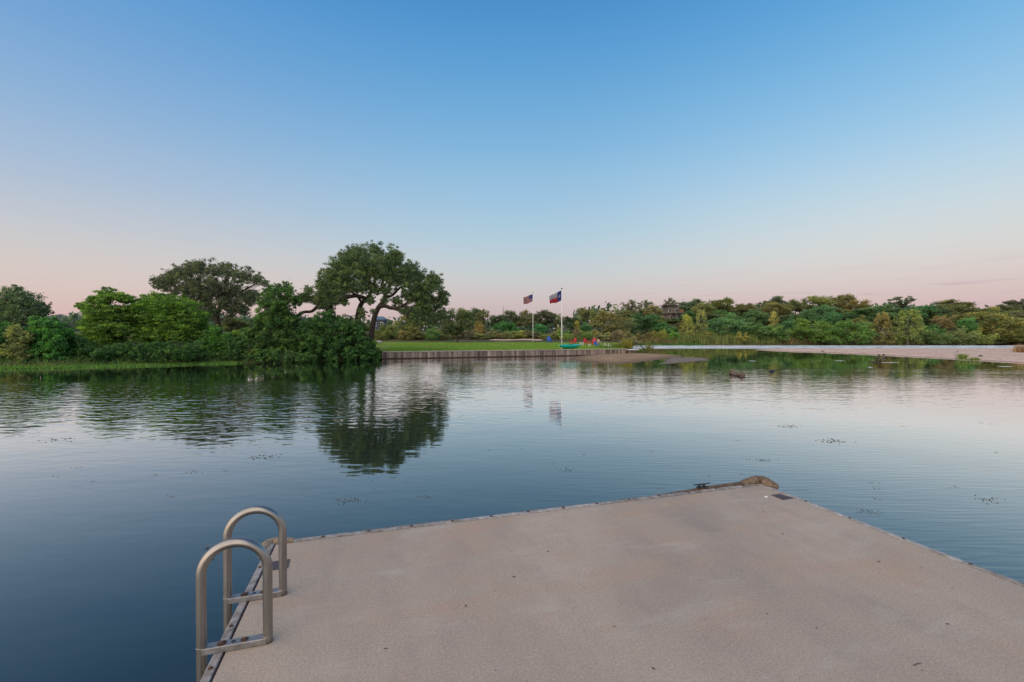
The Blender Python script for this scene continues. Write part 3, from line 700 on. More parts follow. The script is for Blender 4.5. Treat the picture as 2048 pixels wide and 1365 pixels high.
def unit_tree(kind, seed, n):
    """crown mesh inside a unit box: x,y in -.5...5, z 0..1"""
    r_ = np.random.default_rng(seed); C = []; Rr = []
    if kind == 'round':
        for _ in range(26):
            d = r_.normal(size=3); d /= np.linalg.norm(d); q = r_.uniform(.5, 1) ** .5
            C.append((d[0] * .36 * q, d[1] * .36 * q, .60 + d[2] * .29 * q)); s = r_.uniform(.09, .16); Rr.append((s, s, s * .85))
    elif kind == 'oak':
        for _ in range(36):
            a = r_.uniform(0, 6.28); q = r_.uniform(0, 1) ** .55; x, y = math.cos(a) * .40 * q, math.sin(a) * .40 * q
            z = .34 + .52 * math.sqrt(max(0, 1 - q * q)) * r_.uniform(.1, 1) + r_.uniform(-.04, .06); s = r_.uniform(.08, .14); C.append((x, y, z)); Rr.append((s, s, s * .7))
    elif kind == 'cone':
        for _ in range(52):
            z = r_.uniform(.04, .95); w_ = .44 * (1 - z) ** .55 + .02; a = r_.uniform(0, 6.28); q = r_.uniform(.3, 1) ** .5
            s = r_.uniform(.06, .11); C.append((math.cos(a) * w_ * q, math.sin(a) * w_ * q, z)); Rr.append((s, s, s * .8))
    elif kind == 'bush':
        for _ in range(26):
            a = r_.uniform(0, 6.28); q = r_.uniform(0, 1) ** .5; z = r_.uniform(.05, .85) * math.sqrt(max(.05, 1 - (q * .85) ** 2)); s = r_.uniform(.09, .15)
            C.append((math.cos(a) * .38 * q, math.sin(a) * .38 * q, z)); Rr.append((s, s, s * .85))
    elif kind == 'wispy':
        for _ in range(24):
            a = r_.uniform(0, 6.28); q = r_.uniform(0, 1) ** .5; h_ = r_.uniform(.55, 1.0) * (1 - .4 * q)
            for z in np.arange(.06, h_, .12):
                s = .075 * (1.3 - z / h_ * .8); C.append((math.cos(a) * .40 * q * (.5 + z), math.sin(a) * .40 * q * (.5 + z), z)); Rr.append((s, s, s * 1.7))
    elif kind == 'sparse':
        for _ in range(34):
            a = r_.uniform(0, 6.28); q = r_.uniform(.1, 1); z = .56 + .36 * r_.uniform(0, 1) * math.sqrt(max(.02, 1 - q * q * .8)); s = r_.uniform(.05, .10)
            C.append((math.cos(a) * .42 * q, math.sin(a) * .42 * q, z)); Rr.append((s, s, s * .6))
        for _ in range(6):
            a = r_.uniform(0, 6.28); q = r_.uniform(0, .6); C.append((math.cos(a) * .35 * q, math.sin(a) * .35 * q, .45)); Rr.append((.11, .11, .09))
    C = np.array(C); Rr = np.array(Rr)
    C2, R2 = subclumps(C, Rr, 8, .55, .8)
    # brighter clumps at the outside and top, as new growth is
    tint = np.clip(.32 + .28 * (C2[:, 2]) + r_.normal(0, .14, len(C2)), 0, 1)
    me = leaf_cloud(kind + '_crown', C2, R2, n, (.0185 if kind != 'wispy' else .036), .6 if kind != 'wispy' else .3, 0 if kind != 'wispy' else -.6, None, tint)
    tb = MB(); bx = {'bush': 3, 'wispy': 5}.get(kind, 1)
    if bx == 1:
        tb.tube(bend((0, 0, -.04), (0, 0, .45), 4, .05), [.030, .026, .022, .018, .015], 7)
        for c in C[::(1 if kind == 'sparse' else 3)]: tb.tube(bend((0, 0, random.uniform(.25, .45)), c, 3, .1), [.013, .010, .007, .003], 5)
    else:
        for i in range(bx + 3):
            c = C[(i * 7) % len(C)]; tb.tube(bend((random.uniform(-.05, .05), random.uniform(-.05, .05), -.03), c, 3, .1), [.014, .011, .008, .004], 5)
    return me, tb.mesh(kind + '_trunk', M_BARKL if kind in ('cone', 'wispy') else M_BARK)


for kind, m_, n_ in (('round', 4, 11000), ('oak', 4, 11000), ('cone', 3, 10000), ('bush', 4, 10500), ('wispy', 3, 7500), ('sparse', 2, 4200)):
    PROTO[kind] = [unit_tree(kind, 40 + 11 * i + len(kind), n_) for i in range(m_)]

_cnt = {}


def plant(kind, px, ytop, wpx, Y, color, label, name, cat, group=None, zb=None, hmin=1.0):
    i = _cnt.get(kind, 0); _cnt[kind] = i + 1
    cm_, tm_ = PROTO[kind][i % len(PROTO[kind])]
    top = W(px, ytop, Y); g = gz_at(top.x, Y) if zb is None else zb
    wd_ = wpx * Y / F * 1.12; h_ = max(hmin, top.z - g) * 1.02
    root = thing(name, label, cat, (top.x, Y, g - .05), random.uniform(0, 6.28), group)
    j = 1 + np.array([random.uniform(-.12, .12) for _ in range(3)])
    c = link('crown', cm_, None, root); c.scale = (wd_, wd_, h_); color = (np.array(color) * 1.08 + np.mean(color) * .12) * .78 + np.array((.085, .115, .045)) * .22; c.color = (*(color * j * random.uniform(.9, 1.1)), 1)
    t = link('trunk', tm_, None, root); t.scale = (wd_ * .8, wd_ * .8, h_)
    return root


DK = (.040, .060, .032); OL = (.085, .090, .036); RU = (.098, .086, .040); GR = (.042, .095, .036); BG = (.046, .120, .042); LM = (.085, .150, .030); YE = (.145, .15, .042); YO = (.15, .12, .035); GY = (.075, .080, .055)
TREES = [
 # kind, x, ytop, width, depth, colour, label
 ('round', 915, 612, 72, 84, DK, 'dark round oak just right of the largest oak'),
 ('round', 820, 625, 60, 105, OL, 'olive tree seen under the limbs of the largest oak'),
 ('bush', 775, 640, 44, 96, (.125, .12, .035), 'golden bush just right of the largest oak trunk'),
 ('bush', 822, 640, 50, 94, (.125, .125, .04), 'yellow bush under the right limbs of the largest oak'),
 ('bush', 866, 652, 30, 92, (.06, .13, .035), 'small bright green bush behind the lawn below the largest oak'),
 ('oak', 945, 612, 52, 138, DK, 'first dark skyline oak right of the round dark oak'),
 ('sparse', 966, 614, 36, 132, OL, 'olive skyline tree above the orange shrub'),
 ('oak', 992, 624, 40, 138, DK, 'low dark skyline oak left of the thin mast'),
 ('round', 1022, 622, 46, 142, DK, 'dark skyline oak just right of the thin mast'),
 ('oak', 1054, 618, 46, 140, GY, 'grey green skyline oak behind the left flagpole'),
 ('round', 1086, 619, 54, 132, (.042, .052, .034), 'very dark round oak between the two flagpoles'),
 ('sparse', 1112, 624, 36, 140, OL, 'thin crowned skyline tree just left of the right flagpole'),
 ('oak', 1142, 627, 44, 138, DK, 'low dark skyline oak just right of the right flagpole'),
 ('sparse', 1170, 611, 44, 140, OL, 'tall open crowned skyline tree right of the right flagpole'),
 ('round', 1196, 618, 40, 132, OL, 'olive skyline tree left of the big rusty tree'),
 ('bush', 956, 639, 38, 106, (.15, .115, .035), 'orange shrub with upright crown behind the lawn'),
 ('bush', 1008, 634, 60, 108, (.035, .125, .035), 'bright green round tree left of the left flagpole'),
 ('round', 1080, 647, 30, 110, (.03, .12, .05), 'small blue green tree between the two flagpoles'),
 ('wispy', 1116, 643, 20, 106, YE, 'thin yellow sapling left of the right flagpole'),
 ('bush', 1130, 654, 36, 98, LM, 'lime green bush at the right flagpole'),
 ('cone', 1154, 642, 22, 104, YO, 'small orange sapling right of the right flagpole'),
 ('bush', 1171, 640, 32, 106, (.028, .10, .045), 'dark teal bush left of the big rusty tree'),
 ('bush', 1224, 613, 96, 112, (.105, .095, .034), 'big rusty olive tree above the white chairs'),
 ('sparse', 1262, 597, 46, 150, GY, 'open dark crowned oak on the skyline behind the big rusty tree'),
 ('sparse', 1294, 597, 32, 152, GY, 'narrow open crowned oak on the skyline left of the house'),
 ('bush', 1288, 616, 82, 120, (.032, .088, .034), 'dark green broad tree right of the big rusty tree'),
 ('round', 1306, 612, 40, 144, (.11, .085, .045), 'brownish tree just left of the hillside house'),
 ('sparse', 1340, 593, 28, 158, GY, 'spindly tree rising behind the hillside house'),
 ('bush', 1326, 633, 54, 117, GR, 'green bush below the hillside house'),
 ('oak', 1384, 595, 56, 156, (.055, .085, .045), 'grey green oak right of the hillside house'),
 ('cone', 1373, 629, 36, 113, YE, 'yellow cone shaped tree below the hillside house'),
 ('cone', 1403, 620, 30, 114, (.13, .13, .045), 'taller yellow brown sycamore right of the house'),
 ('round', 1404, 604, 44, 138, RU, 'rusty round tree above the yellow brown sycamore'),
 ('oak', 1437, 588, 72, 150, OL, 'tall olive oak on the skyline above the bright green tree'),
 ('bush', 1457, 621, 90, 117, BG, 'bright green dome shaped tree on the far bank centre right'),
 ('round', 1487, 605, 52, 146, RU, 'rusty brown tree right of the tall olive oak'),
 ('round', 1512, 620, 48, 126, GR, 'blue green tree between the bright dome and yellow tufted tree'),
 ('sparse', 1530, 599, 36, 154, GY, 'thin skyline oak left of the twin dark crown'),
 ('oak', 1556, 590, 56, 156, (.05, .06, .034), 'flat topped dark oak on the skyline with a sky gap'),
 ('round', 1547, 606, 60, 140, (.10, .085, .035), 'brownish olive tree below the flat topped dark oak'),
 ('cone', 1547, 624, 26, 121, (.17, .165, .05), 'small yellow tufted tree in the middle of the far bank'),
 ('bush', 1512, 644, 58, 113, (.055, .10, .032), 'olive green bush at the water left of the yellow tufted tree'),
 ('bush', 1548, 642, 58, 113, (.075, .12, .030), 'lighter green bush at the water below the yellow tufted tree'),
 ('bush', 1486, 657, 26, 111, (.20, .19, .045), 'small pale yellow bush at the foot of the bright dome'),
 ('bush', 1580, 632, 44, 118, (.035, .10, .045), 'narrow blue green tree left of the lime tree'),
 ('oak', 1592, 593, 56, 154, OL, 'olive skyline oak right of the flat topped dark oak'),
 ('bush', 1622, 632, 88, 113, (.085, .150, .026), 'large lime green tree at the water edge'),
 ('round', 1634, 590, 62, 152, (.115, .10, .036), 'golden brown skyline tree above the lime tree'),
 ('round', 1642, 607, 66, 130, (.038, .095, .042), 'blue green tree behind the large lime tree'),
 ('round', 1688, 587, 46, 152, (.09, .075, .04), 'tallest rusty brown tree on the right skyline'),
 ('round', 1716, 601, 50, 146, RU, 'wide rusty tree right of the tallest rusty brown one'),
 ('round', 1666, 622, 40, 120, (.026, .08, .04), 'dark teal tree between the two lime trees'),
 ('bush', 1703, 628, 82, 113, (.080, .135, .030), 'lime green tree with pale stems at the water edge'),
 ('oak', 1758, 604, 90, 134, (.034, .085, .035), 'spreading dark green tree left of the yellow sycamore'),
 ('sparse', 1806, 590, 54, 160, (.05, .045, .04), 'dark open crowned oak on the skyline above the white chimney'),
 ('oak', 1836, 601, 86, 136, (.034, .08, .035), 'spreading dark green tree behind the yellow sycamore'),
 ('cone', 1763, 625, 46, 112, (.135, .105, .04), 'rust coloured sycamore left of the yellow one'),
 ('cone', 1816, 620, 66, 112, (.13, .15, .045), 'yellow green cone shaped sycamore at the water edge'),
 ('bush', 1862, 638, 54, 120, (.05, .12, .045), 'green tree right of the yellow green sycamore'),
 ('round', 1890, 628, 44, 124, (.12, .10, .048), 'pinkish brown tree below the broad olive oak'),
 ('oak', 1908, 597, 96, 150, (.085, .090, .036), 'broad olive oak on the right skyline'),
 ('round', 1936, 634, 34, 121, (.04, .11, .042), 'small vivid green tree left of the large yellow tree'),
 ('bush', 1978, 607, 96, 124, (.14, .125, .034), 'large golden yellow tree near the right edge'),
 ('oak', 2012, 604, 60, 152, GY, 'grey green skyline oak right of the large golden tree'),
 ('oak', 2046, 591, 60, 156, (.06, .055, .045), 'dark brown skyline oak at the right edge'),
 ('round', 2052, 622, 60, 140, GY, 'grey green tree at the right edge below the skyline oak'),
 ('bush', 1868, 657, 60, 114, (.075, .115, .040), 'olive bush right of the yellow green sycamore'),
 ('wispy', 1922, 652, 66, 115, (.13, .135, .050), 'olive willow shrub under the broad olive oak'),
 ('wispy', 1962, 655, 54, 117, (.165, .165, .055), 'pale yellow willow shrub under the large golden tree'),
 ('bush', 2012, 650, 72, 122, (.13, .135, .045), 'yellow olive bush at the right end of the far bank'),
 ('bush', 2062, 655, 60, 132, (.11, .12, .045), 'olive bush cut by the right edge'),
 ('wispy', 1240, 660, 38, 112, (.16, .16, .065), 'pale willow shrub behind the white chairs'),
 ('wispy', 1276, 664, 36, 113, (.15, .145, .05), 'olive willow shrub right of the white chairs'),
 ('wispy', 1308, 660, 40, 113, (.17, .165, .05), 'yellow willow shrub below the dark green broad tree'),
 ('wispy', 1328, 652, 22, 112, (.19, .165, .04), 'slim yellow willow shrub below the hillside house'),
 ('bush', 1346, 660, 26, 111, (.09, .17, .04), 'small lime bush below the hillside house'),
 ('bush', 1410, 662, 44, 112, (.12, .105, .04), 'brown olive bush under the yellow brown sycamore'),
 ('oak', 700, 640, 90, 120, OL, 'olive tree seen through the gap left of the largest oak trunk'),
 ('round', 470, 632, 60, 84, (.05, .06, .035), 'dark green tree behind the trunk of the dome shaped oak'),
 ('bush', 150, 655, 80, 60, (.08, .11, .04), 'pale olive bush behind the left bank bushes'),
]
for k, x, y, w_, d_, c_, lab in TREES:
    nm, cat = ('far_shrub', 'shrub') if k in ('bush', 'wispy') else (('sycamore_tree', 'tree') if k == 'cone' else ('oak_tree', 'tree') if k in ('oak', 'sparse') else ('broadleaf_tree', 'tree'))
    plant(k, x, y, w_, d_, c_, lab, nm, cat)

LMK = [(0, 'the far left round oak'), (95, 'the bright green leafy bush'), (215, 'the tall feathery tree'), (330, 'the vine hung feathery tree'), (438, 'the dome shaped oak'), (560, 'the rounded thicket'), (670, 'the bush overhanging the lawn corner'),
       (745, 'the largest oak trunk'), (822, 'the largest oak limbs'), (915, 'the dark round oak'), (956, 'the orange shrub'), (1008, 'the bright round tree'), (1066, 'the left flagpole'), (1100, 'the blue chair'), (1124, 'the right flagpole'), (1145, 'the lone red chair'),
       (1178, 'the red chair pair'), (1222, 'the big rusty tree'), (1286, 'the dark green broad tree'), (1345, 'the hillside house'), (1403, 'the yellow brown sycamore'), (1457, 'the bright green dome'), (1512, 'the olive green waterside bush'), (1547, 'the yellow tufted tree'),
       (1580, 'the narrow blue green tree'), (1622, 'the large lime tree'), (1666, 'the dark teal tree'), (1703, 'the pale stemmed lime tree'), (1763, 'the rust sycamore'), (1816, 'the yellow green sycamore'), (1862, 'the tree right of the sycamore'), (1922, 'the olive willow shrub'),
       (1978, 'the large golden tree'), (2040, 'the skyline oak at the right edge')]
_used = set()


def near_label(x, c, noun, prep):
    lx, t_ = min(LMK, key=lambda q: abs(q[0] - x))
    cn_ = 'rusty brown' if c[0] > c[1] * 1.15 else 'yellowish' if c[0] > .14 else 'olive' if c[0] > .075 else 'dark green' if c[1] < .07 else 'green'
    side = 'just left of' if x < lx - 5 else 'just right of' if x > lx + 5 else 'level with'
    for l_ in (f'{cn_} {noun} {prep} {t_}', f'{cn_} {noun} {prep} and {side} {t_}'):
        if l_ not in _used and len(l_.split()) <= 16: _used.add(l_); return l_
    return f'{cn_} {noun} {prep} {t_}'


# front shrubs of the far bank
for i in range(44):
    x = 1268 + i * 18.6 + random.uniform(-6, 6); d_ = 112 + .012 * (x - 1268) + random.uniform(0, 2.5)
    c_ = random.choice([(.13, .135, .045), (.10, .125, .04), (.16, .15, .05), (.08, .12, .035), (.14, .10, .045)])
    plant(random.choice(['bush', 'wispy', 'bush']), x, random.uniform(660, 672), random.uniform(26, 42), d_, c_, near_label(x, c_, 'low shrub', 'on the waterline before'), 'waterside_shrub', 'shrub', 'low shrubs along the far waterline')
# scrub belt behind the lawn: low willows and broom
rs = random.Random(5)
for i in range(46):
    x = 745 + i * 11.4 + rs.uniform(-5, 5); d_ = rs.uniform(95, 103)
    c_ = rs.choice([(.15, .145, .06), (.12, .12, .05), (.17, .14, .075), (.10, .12, .04), (.19, .17, .06), (.11, .085, .06)])
    plant(rs.choice(['wispy', 'bush', 'bush']), x, rs.uniform(654, 668), rs.uniform(26, 42), d_, c_, near_label(x, c_, 'scrub shrub', 'in the belt below'), 'scrub_shrub', 'shrub', 'scrub shrubs behind the lawn')
# undergrowth filling the slope between the far trees
for i in range(60):
    x = 1255 + i * 14.2 + rs.uniform(-6, 6); d_ = rs.uniform(122, 150)
    gx = (x - 1024) / F * d_; g = gz_at(gx, d_); h_ = rs.uniform(3.2, 6); yt = 672 - (g + h_ - EYE) * F / d_
    if 1322 < x < 1376: yt = max(yt, 640)
    c_ = rs.choice([GR, OL, (.05, .09, .035), (.08, .10, .04), RU, DK])
    plant(rs.choice(['bush', 'round']), x, yt, rs.uniform(34, 52), d_, c_, near_label(x, c_, 'understorey tree', 'behind'), 'understorey_tree', 'tree', 'understorey trees on the far slope')
for i in range(34):
    x = -60 + i * 24 + rs.uniform(-6, 6)
    if x > 760: break
    d_ = rs.uniform(66, 90); plant('bush', x, rs.uniform(655, 672), rs.uniform(30, 50), d_, rs.choice([OL, (.08, .14, .04), (.10, .13, .05)]), near_label(x, c_, 'background bush', 'showing behind'), 'background_bush', 'shrub', 'bushes behind the left bank thicket')

# palm like sotol right of the right flagpole
pp = W(1140, 684, 100); pr = thing('fan_palm', 'round grey green fan palm right of the right flagpole', 'palm', (pp.x, 100, gz_at(pp.x, 100)))
tb = MB().tube([(0, 0, -.2), (.05, 0, 1.0), (0, 0, 2.4)], [.22, .2, .2], 9, noise=.08); tb.build('trunk', M_BARK, pr, True)
fr = MB()
for k in range(70):
    a = rs.uniform(0, 6.28); e_ = rs.uniform(-.5, 1.4); dv = Vector((math.cos(a) * math.cos(e_), math.sin(a) * math.cos(e_), math.sin(e_))); c = Vector((0, 0, 2.6))
    sd2 = dv.cross(Vector((0, 0, 1))).normalized() * .16
    fr.add([c, c + dv * .9 + sd2, c + dv * 1.45 + Vector((0, 0, -.12)), c + dv * .9 - sd2], [(0, 1, 2, 3)])
q = fr.build('fronds', M_FOL, pr); q.color = (.11, .13, .075, 1); q['kind'] = 'stuff'

# distant wooded ridge
def ridge(name, x0, x1, y0, y1, z0, zt, n, size, col):
    P = np.column_stack([rng.uniform(x0, x1, n), rng.uniform(y0, y1, n), np.zeros(n)])
    g = ground_z(P[:, :2])
    hgt = zt * (.72 + .28 * wob(P[:, :2], .045, 1) + .12 * wob(P[:, :2], .2, 2))
    P[:, 2] = g + hgt * rng.uniform(0, 1, n) ** .5
    me = leaf_cloud('woods', P[: n // 14], np.full((n // 14, 3), size * 2.2), n, size); o = link(name, me); o.color = (*col, 1)
    tag(o, 'distant wooded ridge of dull green treetops beyond the trees', 'woods', kind='stuff')


ridge('distant_woods', -620, 420, 240, 330, 0, 9, 26000, 1.5, (.05, .072, .05))
ridge('distant_hill_woods', -1100, -300, 600, 760, 0, 13, 20000, 2.6, (.06, .085, .085))


# ---------------------------------------------------------------- grass and reed belts
def blades(name, P, hgt, wid, color, label, lean=.25, tintm=.45):
    n = len(P); a = rng.uniform(0, 6.28, n); dr = np.stack([np.cos(a), np.sin(a), np.zeros(n)], 1)
    h = (hgt * rng.uniform(.5, 1.25, n))[:, None]; ln = rng.normal(0, lean, (n, 2)); top = P + np.column_stack([ln * h, h[:, 0]])
    wd_ = wid * rng.uniform(.7, 1.3, n)[:, None]
    mid_ = P * .5 + top * .5 + np.column_stack([-ln * h * .12, np.zeros(n)])
    V = np.stack([P - dr * wd_, P + dr * wd_, mid_ + dr * wd_ * .8, top, mid_ - dr * wd_ * .8], 1).reshape(-1, 3)
    me = np_mesh(name, V, np.arange(5 * n).reshape(n, 5), M_FOL, np.clip(rng.normal(tintm, .25, n), 0, 1))
    o = link(name, me); o.color = (*color, 1); tag(o, label, 'grass', kind='stuff'); return o


def along_shore(i0, i1, n, d0, d1):
    pts = SHORE[i0:i1 + 1]; seg = np.hypot(*np.diff(pts, axis=0).T); c = np.r_[0, np.cumsum(seg)] / seg.sum(); t = rng.uniform(0, 1, n)
    P = np.column_stack([np.interp(t, c, pts[:, 0]), np.interp(t, c, pts[:, 1])])
    P[:, 1] += rng.uniform(d0, d1, n); P[:, 0] += rng.normal(0, .3, n)
    return P


def onground(P, off=0., floor=.0): return np.column_stack([P, np.maximum(ground_z(P), floor) + off])


P = along_shore(2, 8, 30000, -1.7, .5); P = P[wob(P, .5, 9) + rng.normal(0, .35, len(P)) > -.6]
blades('bank_grass', onground(P, -.03), .17, .03, (.065, .125, .030), 'bright green water grass along the left bank')
P = along_shore(2, 10, 12000, .6, 4.5); blades('bank_undergrowth', onground(P, -.03), .3, .03, (.045, .085, .026), 'dark undergrowth at the foot of the left bank shrubs')
i0 = len(shore) - 13
P = along_shore(16, 23, 26000, -.6, 4.0); msk = wob(P, .12, 3); 
blades('reed_belt', onground(P[msk > -.15], -.05), 1.5, .05, (.105, .125, .045), 'tall green and straw reeds lining the far bank', .12)
blades('russet_reed_belt', onground(P[msk <= -.15], -.05), 1.0, .05, (.13, .105, .055), 'russet dry reeds lining the far bank', .14)
P = along_shore(15, 18, 8000, -2.5, 1.5); blades('low_water_plants', onground(P, -.02), .45, .08, (.055, .105, .032), 'low green water plants in front of the far bank reeds', .5)
# lawn nap and ragged edges
t = rng.uniform(0, 1, 24000); q = rng.uniform(0, 1, 24000) ** 1.6
fA = WALL_A + (.0, .3); P = fA + (WALL_B - WALL_A) * t[:, None] + np.column_stack([-u.y * q * 30, u.x * q * 30]) + np.column_stack([q * 4, q * 0])
P = P[sdf(P, LAWN) > .1]
blades('lawn_grass', np.column_stack([P, lawn_z(P) - .01]), .07, .022, (.10, .17, .022), 'short mown grass blades of the lawn')


def tuft(px, py, h, r, n, col, label, Z=0., name='grass_tuft', cat='plant', lean=.35, wid=.018):
    b = G(px, py, Z); P = np.column_stack([rng.normal(0, r, n), rng.normal(0, r * .7, n), np.full(n, -.05)])
    o = blades(name, P, h, wid, col, label, lean); del o['kind']; o['category'] = cat; o.location = b; return o


tuft(1925, 719, .55, .14, 300, (.11, .15, .04), 'upright green tuft at the near edge of the sandbar', .08)
tuft(1948, 720.5, .28, .2, 250, (.12, .14, .05), 'low green tuft right of the upright one on the sandbar', .08)
tuft(2041, 706, 1.0, .3, 300, (.20, .13, .09), 'dry tuft on the sandbar at the right edge', .3)
tuft(1978, 731, .05, .8, 700, (.05, .10, .025), 'flat mat of green weed in the water before the sandbar', 0, 'water_weed', wid=.03, lean=1.2)
tuft(1215, 707, 1.0, .75, 1500, (.055, .095, .030), 'dark green grass clump at the wall foot on the gravel bar', .05)
tuft(1238, 706.5, 1.35, .4, 1200, (.13, .14, .045), 'tall yellow green grass clump on the gravel bar near the wall end', .05)
tuft(1252, 706.5, 1.7, .3, 1000, (.16, .145, .035), 'tallest ochre grass clump on the gravel bar by the end slab', .05, lean=.2)
tuft(1268, 707, .6, .45, 900, (.05, .09, .030), 'short dark grass clump below the end slab', .03)
tuft(1296, 708, 1.6, .10, 120, (.12, .12, .05), 'lone twiggy sapling on the gravel bar tip', .05, lean=.4)
tuft(1290, 708.5, .35, .5, 500, (.05, .07, .03), 'low dark weed around the lone sapling', .02)

# ---------------------------------------------------------------- flags and poles
def flagpole(px, ybase, ytop, Y, zb, label):
    b = W(px, ybase, Y); b.z = zb; top = W(px, ytop, Y).z; h = top - zb
    r_ = thing('flagpole', label, 'flagpole', b, 0, 'flagpoles on the lawn')
    MB().tube([(0, 0, -.2), (0, 0, h * .52), (0, 0, h * .54), (0, 0, h - .12)], [.062, .052, .045, .036], 12).build('pole', M_WHITE, r_, True)
    MB().lathe([(.005, -.09), (.06, -.06), (.095, 0), (.06, .06), (.005, .09)], (0, 0, h - .03), 12).build('finial', M_BLACK, r_, True)
    MB().box((.06, -.02, 1.2), (.04, .05, .18)).build('cleat', M_BLACK, r_)
    MB().tube([(-.07, -.02, 1.2), (-.06, -.02, h * .5), (-.05, -.02, h - .2)], .006, 5).build('halyard', M_WHITE, r_)
    MB().lathe([(.13, -.05), (.13, .03), (.07, .07)], (0, 0, 0), 12).build('base_collar', M_ALUF, r_)
    return b, h


def cloth(hoist_top, hoist_bot, fly_top, fly_bot, nx, ny, ph):
    def S(a, b_):
        t_ = hoist_top.lerp(fly_top, a); l_ = hoist_bot.lerp(fly_bot, a); p = t_.lerp(l_, b_)
        amp = .16 * min(1, a * 2.5)
        return p + Vector((0, math.sin(a * 9.5 + ph + b_ * 1.6) * amp, math.sin(a * 8 + ph) * .05 * a - .10 * math.sin(math.pi * a) * (b_ - .2)))
    return S


def flat_mat(name, col): return plain(name, col, .8, var=.05, scale=3)


F_RED, F_WHITE, F_BLUE = flat_mat('flag_red', (.27, .008, .018)), flat_mat('flag_white', (.24, .24, .28)), flat_mat('flag_blue', (.010, .022, .14))  # darkened cloth colours: the backlit shade on the flags is painted in


def strip(S, a0, a1, b0, b1, na, nb):
    m = MB(); V = [S(a0 + (a1 - a0) * i / na, b0 + (b1 - b0) * j / nb) for j in range(nb + 1) for i in range(na + 1)]
    m.add(V, [(j * (na + 1) + i, j * (na + 1) + i + 1, (j + 1) * (na + 1) + i + 1, (j + 1) * (na + 1) + i) for j in range(nb) for i in range(na)])
    return m


def star(S, ca, cb, ra, rb, rot=0., off=-.012):
    m = MB(); V = [S(ca, cb) + Vector((0, off, 0))]
    for k in range(10):
        r_ = 1 if k % 2 == 0 else .4; an = rot + math.pi * k / 5
        V.append(S(ca + math.sin(an) * r_ * ra, cb - math.cos(an) * r_ * rb) + Vector((0, off, 0)))
    m.add(V, [(0, 1 + k, 1 + (k + 1) % 10) for k in range(10)]); return m


def solidify(o, th=.004):
    md = o.modifiers.new('thickness', 'SOLIDIFY'); md.thickness = th; md.offset = 0


# left pole, stars and stripes
Yp = 85.; b1, h1 = flagpole(1066, 686.5, 585, Yp, float(lawn_z(np.array([[3.9, 85.]]))[0]), 'left white flagpole flying the striped flag')
fl = thing('flag', 'red and white striped flag with blue starred corner on the left pole', 'flag', b1)
o_ = lambda px, py, Y, b: W(px, py, Y) - b
S = cloth(o_(1065.4, 588.5, Yp, b1), o_(1065.4, 603, Yp, b1), o_(1046.8, 596, Yp, b1), o_(1047, 609.5, Yp, b1), 20, 13, .4)
for k in range(13):
    o = strip(S, .40 if k < 7 else 0, 1, k / 13, (k + 1) / 13, 16, 1).build('stripe', F_RED if k % 2 == 0 else F_WHITE, fl, True); solidify(o)
o = strip(S, 0, .40, 0, 7 / 13, 8, 7).build('canton', F_BLUE, fl, True); solidify(o)
sm = MB()
for r_ in range(9):
    for c_ in range(6 if r_ % 2 == 0 else 5):
        sm_ = star(S, .033 * (1 + 2 * c_ + (r_ % 2)), (7 / 13) * (r_ + 1) / 10, .011, .020); sm.add(sm_.v, sm_.f)
o = sm.build('stars', F_WHITE, fl); o['kind'] = 'stuff'
# right pole, lone star
Yp = 49.5; zb = float(lawn_z(np.array([[5.5, 52.]]))[0]) - .02
wy = WALL_A[1] + (WALL_B - WALL_A)[1] / (WALL_B - WALL_A)[0] * ((1124 - 1024) / F * 52.3 - WALL_A[0]) + .45; Yp = wy
b2, h2 = flagpole(1123.5, 698, 577, Yp, zb, 'right taller white flagpole at the wall flying the lone star flag')
fl = thing('flag', 'flag with one white star on blue beside white over red on the right pole', 'flag', b2)
S = cloth(o_(1123, 580.8, Yp, b2), o_(1123, 601.2, Yp, b2), o_(1097.8, 594, Yp, b2), o_(1100, 608, Yp, b2), 20, 12, 1.7)
for nm, a0, a1, c0, c1, mt in (('blue_field', 0, .34, 0, 1, F_BLUE), ('white_field', .34, 1, 0, .52, F_WHITE), ('red_field', .34, 1, .52, 1, F_RED)):
    o = strip(S, a0, a1, c0, c1, 12, 8).build(nm, mt, fl, True); solidify(o)
star(S, .17, .5, .13, .20, 0).build('star', F_WHITE, fl)


# ---------------------------------------------------------------- lawn furniture
def adirondack(px, py, mat, label, s=1.0, rz=0., name='adirondack_chair', z=None):
    g = G(px, py, .95); zz = float(lawn_z(np.array([[g.x, min(g.y, 84)]]))[0]) - .01 if z is None else z
    r_ = thing(name, label, 'chair', (g.x, min(g.y, 84), zz), rz, 'chairs on the lawn')
    for k in range(5):
        a = (k - 2); hh = .74 - .05 * abs(a)
        c = Vector((a * .115, .30 + .16, .30 + hh / 2)); ax = (Vector((1, 0, 0)), Vector((0, .94, -.33)).normalized(), Vector((a * .04, .33, .94)).normalized())
        MB().box(c * s, (.105 * s, .025 * s, hh * s), ax).build('back_slat', mat, r_)
    for k in range(4):
        MB().box(Vector((0, -.28 + k * .17, .36 - k * .035)) * s, (.54 * s, .15 * s, .025 * s)).build('seat_slat', mat, r_)
    for sx in (-1, 1):
        MB().box(Vector((sx * .34, -.02, .56)) * s, (.14 * s, .78 * s, .03 * s), bev=.01).build('armrest', mat, r_)
        MB().box(Vector((sx * .30, -.32, .27)) * s, (.05 * s, .10 * s, .56 * s)).build('leg', mat, r_)
        MB().box(Vector((sx * .30, .34, .27)) * s, (.05 * s, .10 * s, .56 * s)).build('leg', mat, r_)
    return r_


